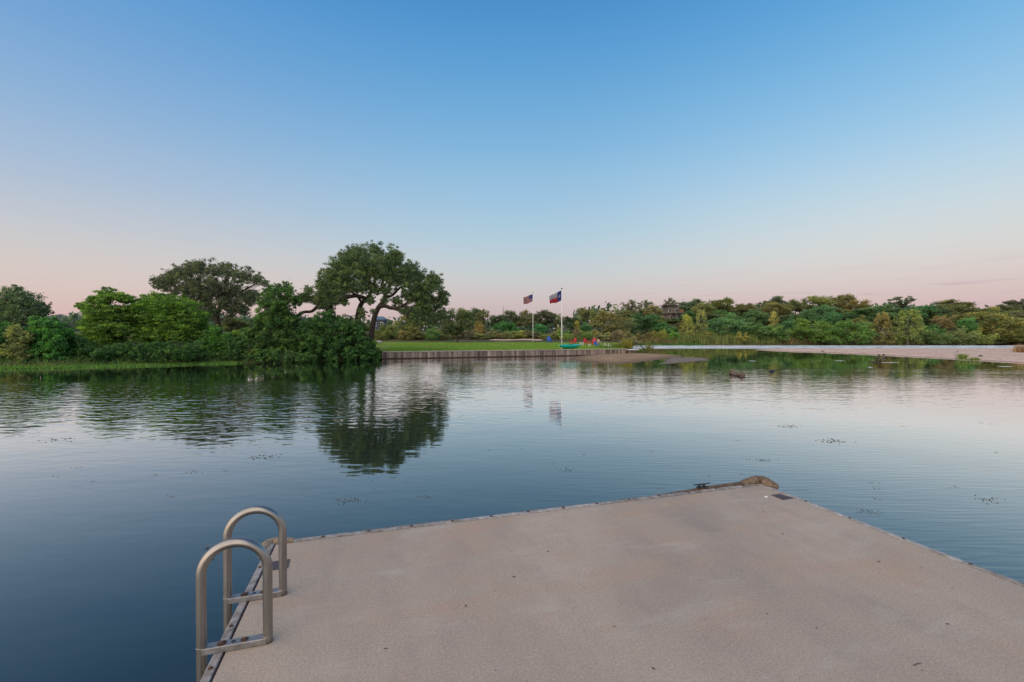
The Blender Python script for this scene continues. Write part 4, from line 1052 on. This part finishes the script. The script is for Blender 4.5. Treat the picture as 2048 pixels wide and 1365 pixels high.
adirondack(1099, 687.0, M_BLUE, 'blue slatted chair at the back of the lawn left of the right flagpole', 1.12, .2)
adirondack(1145.5, 688.3, M_RED, 'red slatted chair standing alone right of the right flagpole', 1.05, -1.1)
adirondack(1173.5, 688.6, M_RED, 'red slatted chair facing its twin across the small table', .98, .5)
adirondack(1184.5, 689.6, M_RED, 'red slatted chair beside the low blue chair', 1.05, -.8)
adirondack(1194, 691.0, M_BLUE, 'low blue chair right of the red chairs', .72, .6)
M_BEIGE = plain('beige_cloth', (.50, .36, .27), .9)
adirondack(1198, 688.0, M_BEIGE, 'beige chair half hidden behind the low blue chair', .8, .1)


def table(px, py, s, label, mat=M_WHITE):
    g = G(px, py, .92); r_ = thing('side_table', label, 'table', (g.x, g.y, float(lawn_z(np.array([[g.x, g.y]]))[0]) - .01), .3)
    MB().box((0, 0, .5 * s), (.62 * s, .5 * s, .06 * s), bev=.01).build('tabletop', mat, r_)
    for sx in (-1, 1):
        for sy in (-1, 1): MB().box((sx * .22 * s, sy * .17 * s, .235 * s), (.09 * s, .07 * s, .47 * s)).build('leg', mat, r_)


table(1163.4, 690.0, .82, 'small white table between the lone red chair and the red pair')
table(1179, 691.2, .55, 'low white table in front of the two red chairs')


def small_chair(px, py, label, rz):
    g = G(px, py, .85); r_ = thing('white_chair', label, 'chair', (g.x, g.y, float(lawn_z(np.array([[g.x, g.y]]))[0]) - .01), rz, 'small white chairs')
    MB().box((0, 0, .27), (.36, .36, .04), bev=.01).build('seat', M_WHITE, r_)
    for sx in (-1, 1):
        MB().box((sx * .16, -.16, .13), (.05, .05, .26)).build('leg', M_WHITE, r_)
        MB().box((sx * .16, .16, .28), (.05, .05, .58)).build('leg', M_WHITE, r_)
    MB().box((0, .165, .47), (.28, .025, .16)).build('backrest', M_WHITE, r_)


small_chair(1212.5, 694.2, 'left of the two small white chairs on the lawn end', 1.2)
small_chair(1219, 694.6, 'right of the two small white chairs on the lawn end', 1.35)
g = G(1241.5, 693.8, .85); br = thing('barrel_bin', 'blue barrel bin with white badge at the lawn end', 'bin', (g.x, g.y, .72))
MB().lathe([(.20, .12), (.25, .2), (.27, .5), (.25, .8), (.22, .86)], (0, 0, 0), 16).build('barrel', M_BLUE, br, True)
MB().lathe([(.24, .862), (.24, .90), (.05, .95)], (0, 0, 0), 16).build('lid', plain('dark_blue_lid', (.03, .06, .16), .5), br, True)
MB().box((.0, -.275, .6), (.14, .02, .22)).build('badge', M_WHITE, br)
for s_ in (-1, 1): MB().box((s_ * .14, 0, .05), (.06, .3, .16)).build('leg', M_BLACK, br)


# kayak on the lawn edge
def kayak():
    a = W(1117.5, 696, 51.5); b = W(1162, 697.5, 55.0); mid = (a + b) / 2; Lk = (b - a).length
    z = .80
    z = .80
    root = thing('kayak', 'teal green kayak lying on the grass at the wall edge', 'kayak', (mid.x, mid.y, z), math.atan2(b.y - a.y, b.x - a.x))
    n = 26; seg = 20; Vh = []; Vd = []
    for i in range(n + 1):
        t = i / n * 2 - 1; w_ = .36 * (1 - abs(t) ** 2.4) + .012; kz = .07 * abs(t) ** 3; d_ = .20 * (1 - abs(t) ** 3.5) + .02
        for k in range(seg // 2 + 1):
            th = math.pi + math.pi * k / (seg // 2); Vh.append((t * Lk / 2, w_ * math.cos(th), kz + .22 + d_ * math.sin(th)))
        for k in range(seg // 2 + 1):
            th = math.pi * k / (seg // 2); dk = .13 * (1 - abs(t) ** 2) + .01
            if abs(t + .05) < .2 and .25 < th / math.pi < .75: dk *= -.1
            Vd.append((t * Lk / 2, w_ * math.cos(th) * .985, kz + .222 + dk * math.sin(th)))
    k = seg // 2 + 1
    fs = [(i * k + j, i * k + j + 1, (i + 1) * k + j + 1, (i + 1) * k + j) for i in range(n) for j in range(k - 1)]
    MB().add(Vh, fs).build('hull', M_TEAL, root, True); MB().add(Vd, fs).build('deck', M_TEAL, root, True)
    root.scale = (1, 1.25, 1.45)
    MB().lathe([(.01, -.05), (.05, -.04), (.07, 0), (.05, .04), (.01, .05)], (-Lk / 2 + .07, 0, .29), 10).build('bow_tip', M_LIME, root, True)
    MB().box((.05, 0, .30), (.35, .3, .06), bev=.02).build('seat', M_BLACK, root)
    MB().tube([(-Lk * .45, .0, .30), (-Lk * .3, 0, .36), (-Lk * .2, .0, .37)], .012, 6).build('carry_strap', M_LIME, root)


kayak()

# white boulder by the oak foot
def rock(name, px, py, size, label, mat, z=0., cat='rock', sq=.6, Y=None):
    bm = bmesh.new(); bmesh.ops.create_icosphere(bm, subdivisions=2, radius=1)
    for v_ in bm.verts:
        v_.co *= 1 + random.uniform(-.16, .16); v_.co = Vector((v_.co.x * size, v_.co.y * size * .75, v_.co.z * size * sq))
    me = bpy.data.meshes.new(name); bm.to_mesh(me); bm.free(); o = link(name, me, mat, None, False)
    p = G(px, py, z) if Y is None else W(px, py, Y); o.location = (p.x, p.y, p.z + size * sq * .25); tag(o, label, cat); return o


rock('boulder', 757, 685.5, .75, 'pale boulder behind the largest oak at the lawn edge', M_COPE, Y=75, sq=.35)
rock('stone', 1758, 711, .16, 'left dark stone of a pair on the sandbar', M_DARKROCK, .2)
rock('stone', 1767, 710.5, .16, 'right dark stone of a pair on the sandbar', M_DARKROCK, .2)
rock('stone', 1961, 713, .18, 'lone dark stone on the sandbar right of the driftwood twig', M_DARKROCK, .25)
rock('stone', 2002, 712, .12, 'small dark stone near the right end of the sandbar', M_DARKROCK, .25)
rock('stone', 1645, 703, .22, 'low grey stone on the back of the sandbar', M_DARKROCK, .15, sq=.3)


# driftwood
def log(name, pts, rad, label, mat, seg=12, noise=.12, cat='driftwood', extra=()):
    base = Vector(pts[0]); m = MB()
    m.tube([Vector(p) - base for p in pts], rad, seg, noise=noise)
    for ex, er in extra: m.tube([Vector(p) - base for p in ex], er, 6)
    o = m.build(name, mat, None, True); o.location = base; tag(o, label, cat); return o


M_LOG = plain('weathered_log', (.25, .175, .135), .95, scale=7, bump=.04, col2=(.06, .045, .038))
a = G(1463, 750, 0); b = G(1487, 754.5, 0)
log('floating_log', [a + Vector((0, .3, .05)), a + Vector((.1, .1, .12)), a.lerp(b, .3) + Vector((0, 0, .07)), a.lerp(b, .6) + Vector((0, 0, .09)), a.lerp(b, .85) + Vector((0, 0, .12)), b + Vector((0, 0, .07))],
    [.06, .11, .10, .09, .11, .09], 'thick brown log half sunk in the river', M_LOG, 12, .2,
    extra=[([a + Vector((.05, .1, .2)), a + Vector((.0, .1, .33))], [.08, .05]), ([a + Vector((.22, .1, .2)), a + Vector((.24, .1, .32))], [.07, .04])])
a = G(1539, 744.5, 0); b = G(1551, 742.8, 0)
log('floating_branch', [a + Vector((0, 0, .02)), a.lerp(b, .3) + Vector((0, 0, .08)), a.lerp(b, .7) + Vector((0, 0, .04)), b + Vector((0, 0, .06))], [.05, .08, .05, .03],
    'small dark branch floating right of the brown log', M_BLACK, 8, .2, extra=[([a.lerp(b, .6), a.lerp(b, .65) + Vector((0, 0, .14))], [.03, .02])])
a = G(1176, 711, .05); b = G(1187, 709.5, .05)
log('pale_driftwood', [a, a.lerp(b, .5) + Vector((0, 0, .04)), b + Vector((0, 0, .02))], [.04, .05, .04], 'pale forked driftwood on the gravel bar below the wall', M_BARKL, 7,
    extra=[([a.lerp(b, .8), a.lerp(b, .75) + Vector((0, 0, .2)), a.lerp(b, .55) + Vector((0, 0, .4))], [.04, .03, .015])])
a = G(1910, 707.5, .25); b = G(1918, 704.5, .25)
log('driftwood_twig', [a, a.lerp(b, .5) + Vector((0, 0, .12)), b + Vector((0, 0, .25))], [.05, .04, .02], 'brown driftwood twig sticking up on the sandbar', M_LOG, 7)
a = G(1738, 724, 0); b = G(1756, 724.5, 0)
log('sunken_branch', [a, a.lerp(b, .5) + Vector((0, 0, .03)), b], [.03, .05, .03], 'dark branch barely breaking the water before the sandbar', M_BLACK, 7)
for x0, x1, y, lab in ((1668, 1690, 722, 'pale foam streak before the left part of the sandbar'), (1762, 1800, 725.5, 'longest pale foam streak before the sandbar'), (1997, 2024, 733.5, 'pale foam streak near the right edge'), (1497, 1514, 722.5, 'pale foam streak right of the gravel bar'), (1736, 1744, 735, 'tiny foam streak nearest the camera before the sandbar')):
    a = G(x0, y, 0); b = G(x1, y, 0); c = (a + b) / 2; Lx = (b - a).length / 2
    V = [(math.cos(t_) * Lx * random.uniform(.75, 1.1), math.sin(t_) * .22 * random.uniform(.5, 1.2), .004) for t_ in [i * 6.283 / 18 for i in range(18)]]
    m = MB(); m.add([(0, 0, .02)] + V + [(x_, y_, -.02) for x_, y_, z_ in V], [(0, 1 + i, 1 + (i + 1) % 18) for i in range(18)] + [(1 + i, 19 + i, 19 + (i + 1) % 18, 1 + (i + 1) % 18) for i in range(18)])
    o = m.build('foam_streak', M_WHITE); o.location = c; tag(o, lab, 'foam')

# ---------------------------------------------------------------- houses and mast
M_STONE = plain('buff_stone', (.25, .20, .165), .9, scale=3, var=.15)
M_ROOF = plain('grey_roof', (.13, .12, .115), .8, scale=4)
M_GLASS = plain('window_glass', (.03, .04, .05), .1, var=.02)
M_TILE = plain('terracotta', (.30, .13, .07), .85, scale=4)
c = W(1350, 640, 151); g0 = gz_at(c.x, 151)
hs = thing('hillside_house', 'stone house with flat projecting roofs among the trees on the hill', 'house', (c.x, 151, g0), .15)
zt = W(1350, 611, 151).z - g0
zl = W(1350, 628, 151).z - g0
MB().box((0, 2, zl / 2), (5.2, 5, zl)).build('lower_wall', M_STONE, hs)
MB().box((-.2, 2.6, (zl + zt) / 2), (4.0, 4, zt - zl - .3)).build('upper_wall', M_STONE, hs)
MB().box((0, .9, zl + .12), (6.3, 6.4, .22), bev=.03).build('terrace_roof', M_ROOF, hs)
MB().box((-1.2, 1.6, zt), (5.0, 5.4, .22), bev=.03).build('flat_roof', M_ROOF, hs)
MB().box((2.1, 2.4, zl + .9), (2.6, 3.6, 1.3)).build('side_wing', M_TILE, hs)
for x_ in (-2.6, -.6, 1.4, 2.7): MB().box((x_, -1.9, zl / 2), (.28, .28, zl)).build('column', M_STONE, hs)
for x_ in (-1.8, .1, 1.5):
    f_ = MB().box((x_, -.53, zl - 1.1), (1.1, .08, 1.3)).build('window', M_WHITE, hs); MB().box((x_, -.585, zl - 1.1), (.95, .04, 1.15)).build('pane', M_GLASS, f_)
for x_ in (-1.5, .8):
    f_ = MB().box((x_, .56, zl + 1.15), (1.0, .08, 1.1)).build('window', M_WHITE, hs); MB().box((x_, .505, zl + 1.15), (.85, .04, .95)).build('pane', M_GLASS, f_)
for i_ in range(12): MB().box((-2.9 + i_ * .53, -2.2, zl + .65), (.05, .05, .85)).build('baluster', M_ROOF, hs)
MB().box((0, -2.2, zl + 1.1), (6.0, .08, .06)).build('railing', M_ROOF, hs)


def house(name, px, ytop, ybot, wpx, Y, wall, roof, label, zsink=0):
    c = W(px, ybot, Y); g0 = min(gz_at(c.x, Y), c.z); t_ = W(px, ytop, Y).z - g0; wm = wpx * Y / F
    r_ = thing(name, label, 'house', (c.x, Y, g0))
    MB().box((0, wm * .35, t_ * .42), (wm, wm * .7, t_ * .84)).build('wall', wall, r_)
    hw, hd, z0 = wm * .56, wm * .42, t_ * .845
    MB().add([(-hw, -hd + wm * .35, z0), (hw, -hd + wm * .35, z0), (hw, hd + wm * .35, z0), (-hw, hd + wm * .35, z0), (-hw * .6, wm * .35, t_), (hw * .6, wm * .35, t_)],
             [(0, 1, 5, 4), (2, 3, 4, 5), (1, 2, 5), (3, 0, 4), (3, 2, 1, 0)]).build('roof', roof, r_)
    for sx in (-.28, .28):
        f_ = MB().box((wm * sx, -.04, t_ * .62), (wm * .22, .08, t_ * .2)).build('window', M_WHITE, r_); MB().box((wm * sx, -.10, t_ * .62), (wm * .18, .04, t_ * .16)).build('pane', M_GLASS, f_)


house('white_house', 2022, 625, 638, 40, 166, M_WHITE, M_WHITE, 'white house glimpsed between trees near the right edge')
house('blue_roofed_hut', 757, 633, 655, 24, 112, plain('blue_grey_wall', (.05, .07, .10), .8), plain('blue_roof', (.10, .16, .25), .6), 'small blue roofed hut seen past the largest oak trunk')
c = W(1806, 603, 158); ch = MB().box((0, 0, 0), (.4, .4, 1.6)).box((0, 0, .86), (.5, .5, .1)).build('white_chimney', M_WHITE); ch.location = (c.x, 158, c.z); tag(ch, 'white chimney poking out of the treetops', 'chimney')
c = W(1006.5, 625, 150); g0 = gz_at(c.x, 150); hh = W(1006.5, 611.5, 150).z - g0
ms_ = thing('radio_mast', 'thin dark mast rising above the skyline oaks', 'mast', (c.x, 150, g0))
MB().tube([(0, 0, 0), (0, 0, hh * .8), (0, 0, hh)], [.12, .09, .03], 6).build('mast_pole', M_BLACK, ms_)
MB().box((0, 0, hh * .9), (.5, .05, .05)).build('cross_arm', M_BLACK, ms_)

# ---------------------------------------------------------------- dock
DZ = EYE - 1.6
u = Vector((-.2935, .956, 0)).normalized(); v = Vector((u.y, -u.x, 0)); up = Vector((0, 0, 1))
Lc = G(551.8, 1090, DZ); Rc = G(1520, 971, DZ); Wd = (Rc - Lc).dot(v)
dock = thing('dock', 'tan concrete surfaced boat dock with grey wooden edge boards', 'dock', (Lc.x, Lc.y, DZ), math.atan2(v.y, v.x))
# local frame: x along the far edge, -y back past the camera
DL = 8.0
def l2w(x, y, z=0): return Lc + v * x + u * y + up * z
bm = bmesh.new()
nx, ny = 24, 40
MB().box((Wd / 2, -DL / 2, -.06), (Wd, DL, .12)).build('deck_slab', M_DECK, dock)
MB().box((Wd / 2, -DL / 2, -.42), (Wd - .3, DL - .3, .56)).build('float_box', M_BLACK, dock)
SW = .013; BWd = .044
# maroon seam strips
MB().box((-SW / 2, -DL / 2, -.037), (SW - .002, DL, .055)).build('seam_strip', M_STRIP, dock)
MB().box((Wd + SW / 2, -DL / 2, -.037), (SW - .002, DL, .055)).build('seam_strip', M_STRIP, dock)
MB().box((Wd / 2, SW / 2, -.037), (Wd, SW - .002, .055)).build('seam_strip', M_STRIP, dock)


def board(p0, p1, w_, h_, z, mat, side, seed):
    """a slightly warped timber with worn arris"""
    rr_ = random.Random(seed); p0 = Vector(p0); p1 = Vector(p1); d = (p1 - p0); n = max(4, int(d.length / .12)); t = d.normalized(); s_ = Vector((-t.y, t.x, 0)) * side
    V = []
    for i in range(n + 1):
        c = p0 + d * i / n; jz = rr_.uniform(-.0015, .0015); jw = rr_.uniform(-.0012, .0012)
        for a_, b_ in ((0, -h_), (0, -.004), (.004, 0), (w_ - .006 + jw, -.001), (w_ + jw, -.008), (w_, -h_)): V.append(c + s_ * a_ + up * (z + b_ + jz))
    fs = [(i * 6 + k, i * 6 + (k + 1) % 6, (i + 1) * 6 + (k + 1) % 6, (i + 1) * 6 + k) for i in range(n) for k in range(6)]
    fs += [tuple(range(6)), tuple(n * 6 + k for k in range(6))[::-1]]
    return MB().add(V, fs).build('edge_board', mat, dock)


def bolt(x, y, z, r_=.009):
    MB().lathe([(r_ * 1.6, 0), (r_ * 1.6, .002), (r_, .0025), (r_ * .9, .006), (r_ * .3, .007)], (x, y, z), 10).build('bolt', M_RUST, dock)


M_WOODS = [M_WOOD, wood_mat('grey_wood_pale', (.48, .465, .45), (.20, .18, .165)), wood_mat('grey_wood_worn', (.38, .36, .34), (.13, .11, .10))]
y0 = .0
for k, (a_, b_) in enumerate(((0.02, -1.72), (-1.725, -4.1), (-4.105, -7.98))):
    board((-SW, a_, 0), (-SW, b_, 0), BWd, .14, .003, M_WOODS[k % 3], -1, k)
    board((Wd + SW, a_, 0), (Wd + SW, b_, 0), BWd * 1.15, .14, .003, M_WOODS[(k + 1) % 3], 1, k + 9)
for k, (a_, b_, zz) in enumerate(((.12, 1.45, .004), (1.453, 2.78, .004), (2.783, 3.9, .005), (3.903, Wd + .04, .007))):
    board((a_, SW, 0), (b_, SW, 0), BWd * 1.2, .15, zz, M_WOODS[k % 3], 1, 20 + k)
board((3.3, .0665, -.030), (4.0, .0665, 0), .03, .13, .022, M_WOODD, 1, 33); board((4.003, .0665, 0), (Wd + .05, .0665, .010), .036, .13, .024, M_WOODD, 1, 34)
for i in range(13): bolt(.33 + i * .345, SW + .021, .004 + (.002 if i > 10 else 0))
for i in range(16): bolt(-SW - .022, -.35 - i * .33, .0035, .007)
for i in range(16): bolt(Wd + SW + .02, -.5 - i * .42, .0035, .007)
# pale metal cover strip pieces on the far edge
for a_, b_ in ((.62, 1.4), (1.75, 2.6), (3.02, 3.28)): MB().box(((a_ + b_) / 2, .0700, -.007), (b_ - a_, .006, .02)).build('metal_strip', M_ALUF, dock)


# plates let into the deck
def plate(px_pts, label):
    P = [G(x, y, DZ + .004) for x, y in px_pts]; c = sum(P, Vector()) / 4
    m = MB(); V = [p - c for p in P] + [p - c - up * .0035 for p in P]
    m.add(V, [(0, 1, 2, 3), (4, 5, 1, 0), (5, 6, 2, 1), (6, 7, 3, 2), (7, 4, 0, 3), (7, 6, 5, 4)])
    o = m.build('corner_plate', M_PLATE); bpy.context.view_layer.update(); o.parent = dock; o.matrix_parent_inverse = dock.matrix_world.inverted(); o.location = c; return o


bpy.context.view_layer.update()
plate([(1542, 990), (1559, 988), (1588, 996.5), (1566, 1000)], ''); plate([(537.5, 1124.6), (580, 1118), (576, 1135.5), (530.5, 1142.5)], '')


# corner bumpers wrapped in carpet
def bumper(corner, da, db, la, lb, r_, z, mat, label, shag, off):
    """thick padded L wrapped round a dock corner"""
    c = Vector(corner); pts = []; o2 = (-(da + db)).normalized() * off
    for i in range(9): pts.append(c + o2 + da * la * (1 - i / 9))
    for i in range(5):
        t = i / 4; pts.append(c + o2 * (1 + .15 * math.sin(math.pi * t)) + da * .06 * (1 - t) ** 2 + db * .06 * t ** 2)
    for i in range(1, 10): pts.append(c + o2 + db * lb * (i / 9))
    pts = [p + up * z for p in pts]; n = len(pts)
    rad = [r_ * min(1, .55 + 1.8 * min(i, n - 1 - i) / n) for i in range(n)]
    seg = 14; V = []; m = MB()
    for i, p in enumerate(pts):
        t = (pts[min(i + 1, n - 1)] - pts[max(i - 1, 0)]).normalized(); s_ = t.cross(up).normalized()
        for k in range(seg):
            th = 2 * math.pi * k / seg; rr_ = rad[i] * (1 + random.uniform(-1, 1) * shag)
            V.append(p + s_ * math.cos(th) * rr_ * .95 + up * math.sin(th) * rr_ * 1.0)
    fs = [(i * seg + k, i * seg + (k + 1) % seg, (i + 1) * seg + (k + 1) % seg, (i + 1) * seg + k) for i in range(n - 1) for k in range(seg)] + [tuple(range(seg))[::-1], tuple((n - 1) * seg + k for k in range(seg))]
    m.add([p_ - c for p_ in V], fs)
    root = thing('corner_bumper', label, 'bumper', c)
    o = m.build('padding', mat, root, True)
    sub = o.modifiers.new('smooth', 'SUBSURF'); sub.levels = 1; sub.render_levels = 2
    if shag > .08:
        n_ = 2600; fi = rng.integers(0, n - 1, n_); ki = rng.integers(0, seg, n_); VV = np.array([tuple(p_ - c) for p_ in V]).reshape(n, seg, 3); cc = np.array([tuple(p_ - c) for p_ in pts])
        tt = rng.uniform(0, 1, (n_, 1)); P0 = VV[fi, ki] * (1 - tt) + VV[fi + 1, ki] * tt; C0 = cc[fi] * (1 - tt) + cc[fi + 1] * tt; dd = P0 - C0; dd /= np.linalg.norm(dd, axis=1)[:, None]
        dd = dd * .5 + rng.normal(0, .5, (n_, 3)); sd3 = np.cross(dd, rng.normal(size=(n_, 3))); sd3 /= np.linalg.norm(sd3, axis=1)[:, None]
        T = P0 + dd * .010; VV2 = np.stack([P0 - sd3 * .0016, P0 + sd3 * .0016, T], 1).reshape(-1, 3)
        q_ = link('pile', np_mesh('pile', VV2, np.arange(3 * n_).reshape(n_, 3), M_SHAG), None, root); q_['kind'] = 'stuff'
    return root


bumper(l2w(Wd + .05, .055), -v, -u, .24, .22, .058, .012, M_SHAG, 'shaggy brown padded bumper wrapped round the far right dock corner', .13, .05)
bumper(l2w(-.055, .055), v, -u, .20, .20, .045, -.020, M_TAN, 'smooth tan bumper wrapped round the far left dock corner', .03, .03)

# cleat
cp = l2w(4.06, .05, .02); cw = G(1406, 981, DZ)
xx = (cw - Lc).dot(v)
MB().box((xx, .0625, .006), (.13, .004, .026)).build('rust_patch', M_RUST, dock)
cl = thing('mooring_cleat', 'black iron mooring cleat on the far dock edge', 'cleat', l2w(xx, .078, .034), math.atan2(v.y, v.x)); cl.scale = (1.25, 1, .62)
MB().tube([(-.085, 0, .044), (-.05, 0, .036), (0, 0, .034), (.05, 0, .036), (.085, 0, .044)], [.006, .010, .012, .010, .006], 8).build('horn_bar', M_BLACK, cl, True)
for s_ in (-1, 1): MB().tube([(s_ * .025, 0, -.01), (s_ * .022, 0, .034)], [.013, .009], 8).build('post', M_BLACK, cl, True)
MB().box((0, 0, -.008), (.10, .035, .012), bev=.003).build('base_plate', M_BLACK, cl)


# ladder
def ladder():
    near = G(536, 1284, DZ); far = G(566, 1189, DZ)
    w_ = .300; ax = -v; tilt = Vector((.006, 0, 0))
    root = thing('dock_ladder', 'brushed metal swim ladder with two hooped grab rails on the dock edge', 'ladder', near)
    seg_ = 18; r_ = .0232
    for foot, ht in ((near, .392), (far, .392)):
        A_ = foot - near; B_ = A_ + ax * w_
        pts = [A_ + up * .002, A_ + up * .02, A_ + up * .12, A_ + up * .28]
        for i in range(25):
            t = math.pi * i / 24; pts.append(A_ + ax * (w_ / 2 * (1 - math.cos(t))) + up * (ht + w_ / 2 * math.sin(t)))
        pts += [B_ + up * .25, B_ + up * .1, B_ + up * -.2, B_ + up * -.7, B_ + up * -1.3]
        o = MB().tube(pts, r_, 24).build('grab_rail', M_ALU, root, True)
        for q_ in (A_, B_): MB().lathe([(r_ * .98, .033), (r_ * 1.05, .034), (r_ * 1.05, .0365), (r_ * .98, .038)], q_, 20).build('weld_bead', M_ALUF, o, True)
        # flat mounting bar between the rail legs with bolts and a hole
        c = A_ + ax * (w_ / 2 + .0) + up * .019
        b_ = MB().box(c, (w_ - 2 * r_ + .036, .052, .030), (ax, u, up), .003).build('mounting_bar', M_ALUF, root)
        for q_, rr_ in ((.36, .011), (.70, .013)):
            p_ = A_ + ax * (w_ * q_) + up * .034
            MB().lathe([(rr_ * 1.7, 0), (rr_ * 1.7, .002), (rr_, .0025), (rr_, .007), (rr_ * .5, .009)], p_, 12).build('bolt', M_RUST, b_)
        p_ = A_ + ax * (w_ * .53) + up * .0342
        MB().lathe([(.011, 0), (.011, .0006), (.004, .0007)], p_, 14).build('bolt_hole', M_BLACK, b_)
    Bn = ax * w_; Bf = far - near + ax * w_
    for z in (-.32, -.62, -.92): MB().tube([Bn + up * z, Bf + up * z], .019, 12).build('rung', M_ALU, root, True)


ladder()


# ---------------------------------------------------------------- litter on deck and floating bits
def litter():
    m = MB(); r_ = random.Random(3)
    for _ in range(46):
        x = r_.uniform(.2, Wd - .2); y = -r_.uniform(.2, 3.6); p = l2w(x, y, .0015); a = r_.uniform(0, 6.28); s = r_.choice([.004, .006, .008, .013]); e = r_.uniform(.2, .7)
        d = Vector((math.cos(a), math.sin(a), 0)); q_ = Vector((-d.y, d.x, 0))
        m.add([p - d * s, p + q_ * s * e + up * .002, p + d * s, p - q_ * s * e + up * .001], [(0, 1, 2, 3)])
    o = m.build('leaf_litter', plain('dead_leaf', (.10, .065, .04), .9)); tag(o, 'scattered tiny dead leaf scraps on the deck', 'litter', kind='stuff')


litter()
cpw = G(1532, 995, DZ); o = MB().lathe([(.016, 0), (.017, .002), (.015, .007), (.003, .008)], (0, 0, .002), 16).build('bottle_cap', M_WHITE); o.location = cpw; tag(o, 'small white disc lying on the deck by the right corner plate', 'cap')
for px_, py_, s_, an_, lab in ((1835, 1330, .03, .3, 'thin dark twig lying at the lower right of the deck'), (932, 1213, .014, 1.2, 'dark crumpled leaf lying in the middle left of the deck'), (1028, 1155, .012, .3, 'small curled dark leaf beyond the crumpled one')):
    p = G(px_, py_, DZ); d = Vector((math.cos(an_), math.sin(an_), 0))
    o = MB().tube([-d * s_ + up * .003, up * .006, d * s_ + up * .003], [.0012, .003 if s_ < .02 else .0016, .001], 6, noise=.3).build('dead_leaf', M_BLACK); o.location = p; tag(o, lab, 'leaf')

M_WEED = plain('dark_weed', (.15, .15, .13), .8, scale=20)
r_ = random.Random(11)


def floater(px, py, size, n, label, group=None, nm='floating_weed'):
    c = G(px, py, 0); m = MB()
    for _ in range(n * 2):
        size_ = size * .55; p = Vector((r_.gauss(0, size_ * 1.1), r_.gauss(0, size_ * .7), .004)); a = r_.uniform(0, 6.28); d = Vector((math.cos(a), math.sin(a), 0)); q_ = Vector((-d.y, d.x, 0)); s = size * r_.uniform(.03, .085)
        m.add([p - d * s, p + q_ * s * .35 + up * .004, p + d * s, p - q_ * s * .35 + up * .003, p - up * .01], [(0, 1, 2, 3), (0, 4, 1), (1, 4, 2), (2, 4, 3), (3, 4, 0)])
    o = m.build(nm, M_WEED); o.location = c; tag(o, label, 'water weed', group)


for px_, py_, s_, n_, lab in ((697, 1002, .16, 26, 'ragged dark weed patch floating behind the dock left half'), (1670, 883, .30, 26, 'dark weed patch floating beyond the right dock corner'), (1582, 853, .30, 18, 'weed patch floating straight above the dock corner'),
                              (1975, 1000, .16, 14, 'weed strand floating near the right edge'), (1735, 1024, .12, 18, 'weed strand floating beside the right dock edge'), (527, 914, .28, 20, 'weed patch floating left of the oak reflection'),
                              (120, 880, .3, 16, 'broad weed patch floating at the far left'), (1136, 941, .18, 12, 'weed scraps floating right of the oak reflection'), (1522, 921, .18, 12, 'weed scraps floating behind the dock cleat'),
                              (845, 995, .12, 12, 'weed scraps floating below the oak reflection'), (388, 945, .14, 8, 'weed scraps floating above the ladder')):
    floater(px_, py_, s_, n_, lab)
for _ in range(34):
    px_ = r_.uniform(40, 2030); py_ = r_.uniform(845, 1000)
    floater(px_, py_, .07, 5, 'tiny dark leaf scrap floating on the open water', 'floating leaf scraps', 'floating_leaf')


def sprig(px, py, s, label):
    c = G(px, py, 0); m = MB()
    for k in range(9):
        a = r_.uniform(0, 6.28); d = Vector((math.cos(a), math.sin(a) * .8, r_.uniform(.05, .5))).normalized(); q_ = Vector((-d.y, d.x, 0)) * .05 * s; L_ = s * r_.uniform(.5, 1)
        m.add([-q_ * .5, q_ * .5, d * L_ * .5 + q_, d * L_, d * L_ * .5 - q_], [(0, 1, 2, 3, 4)])
    o = m.build('weed_sprig', M_WEED); o.location = c; tag(o, label, 'water weed')


sprig(419, 1120, .075, 'spiky weed sprig floating inside the near ladder hoop'); sprig(462, 1098, .05, 'small weed sprig floating between the ladder hoops'); sprig(413, 1096, .08, 'thin weed sprig floating above the near hoop')
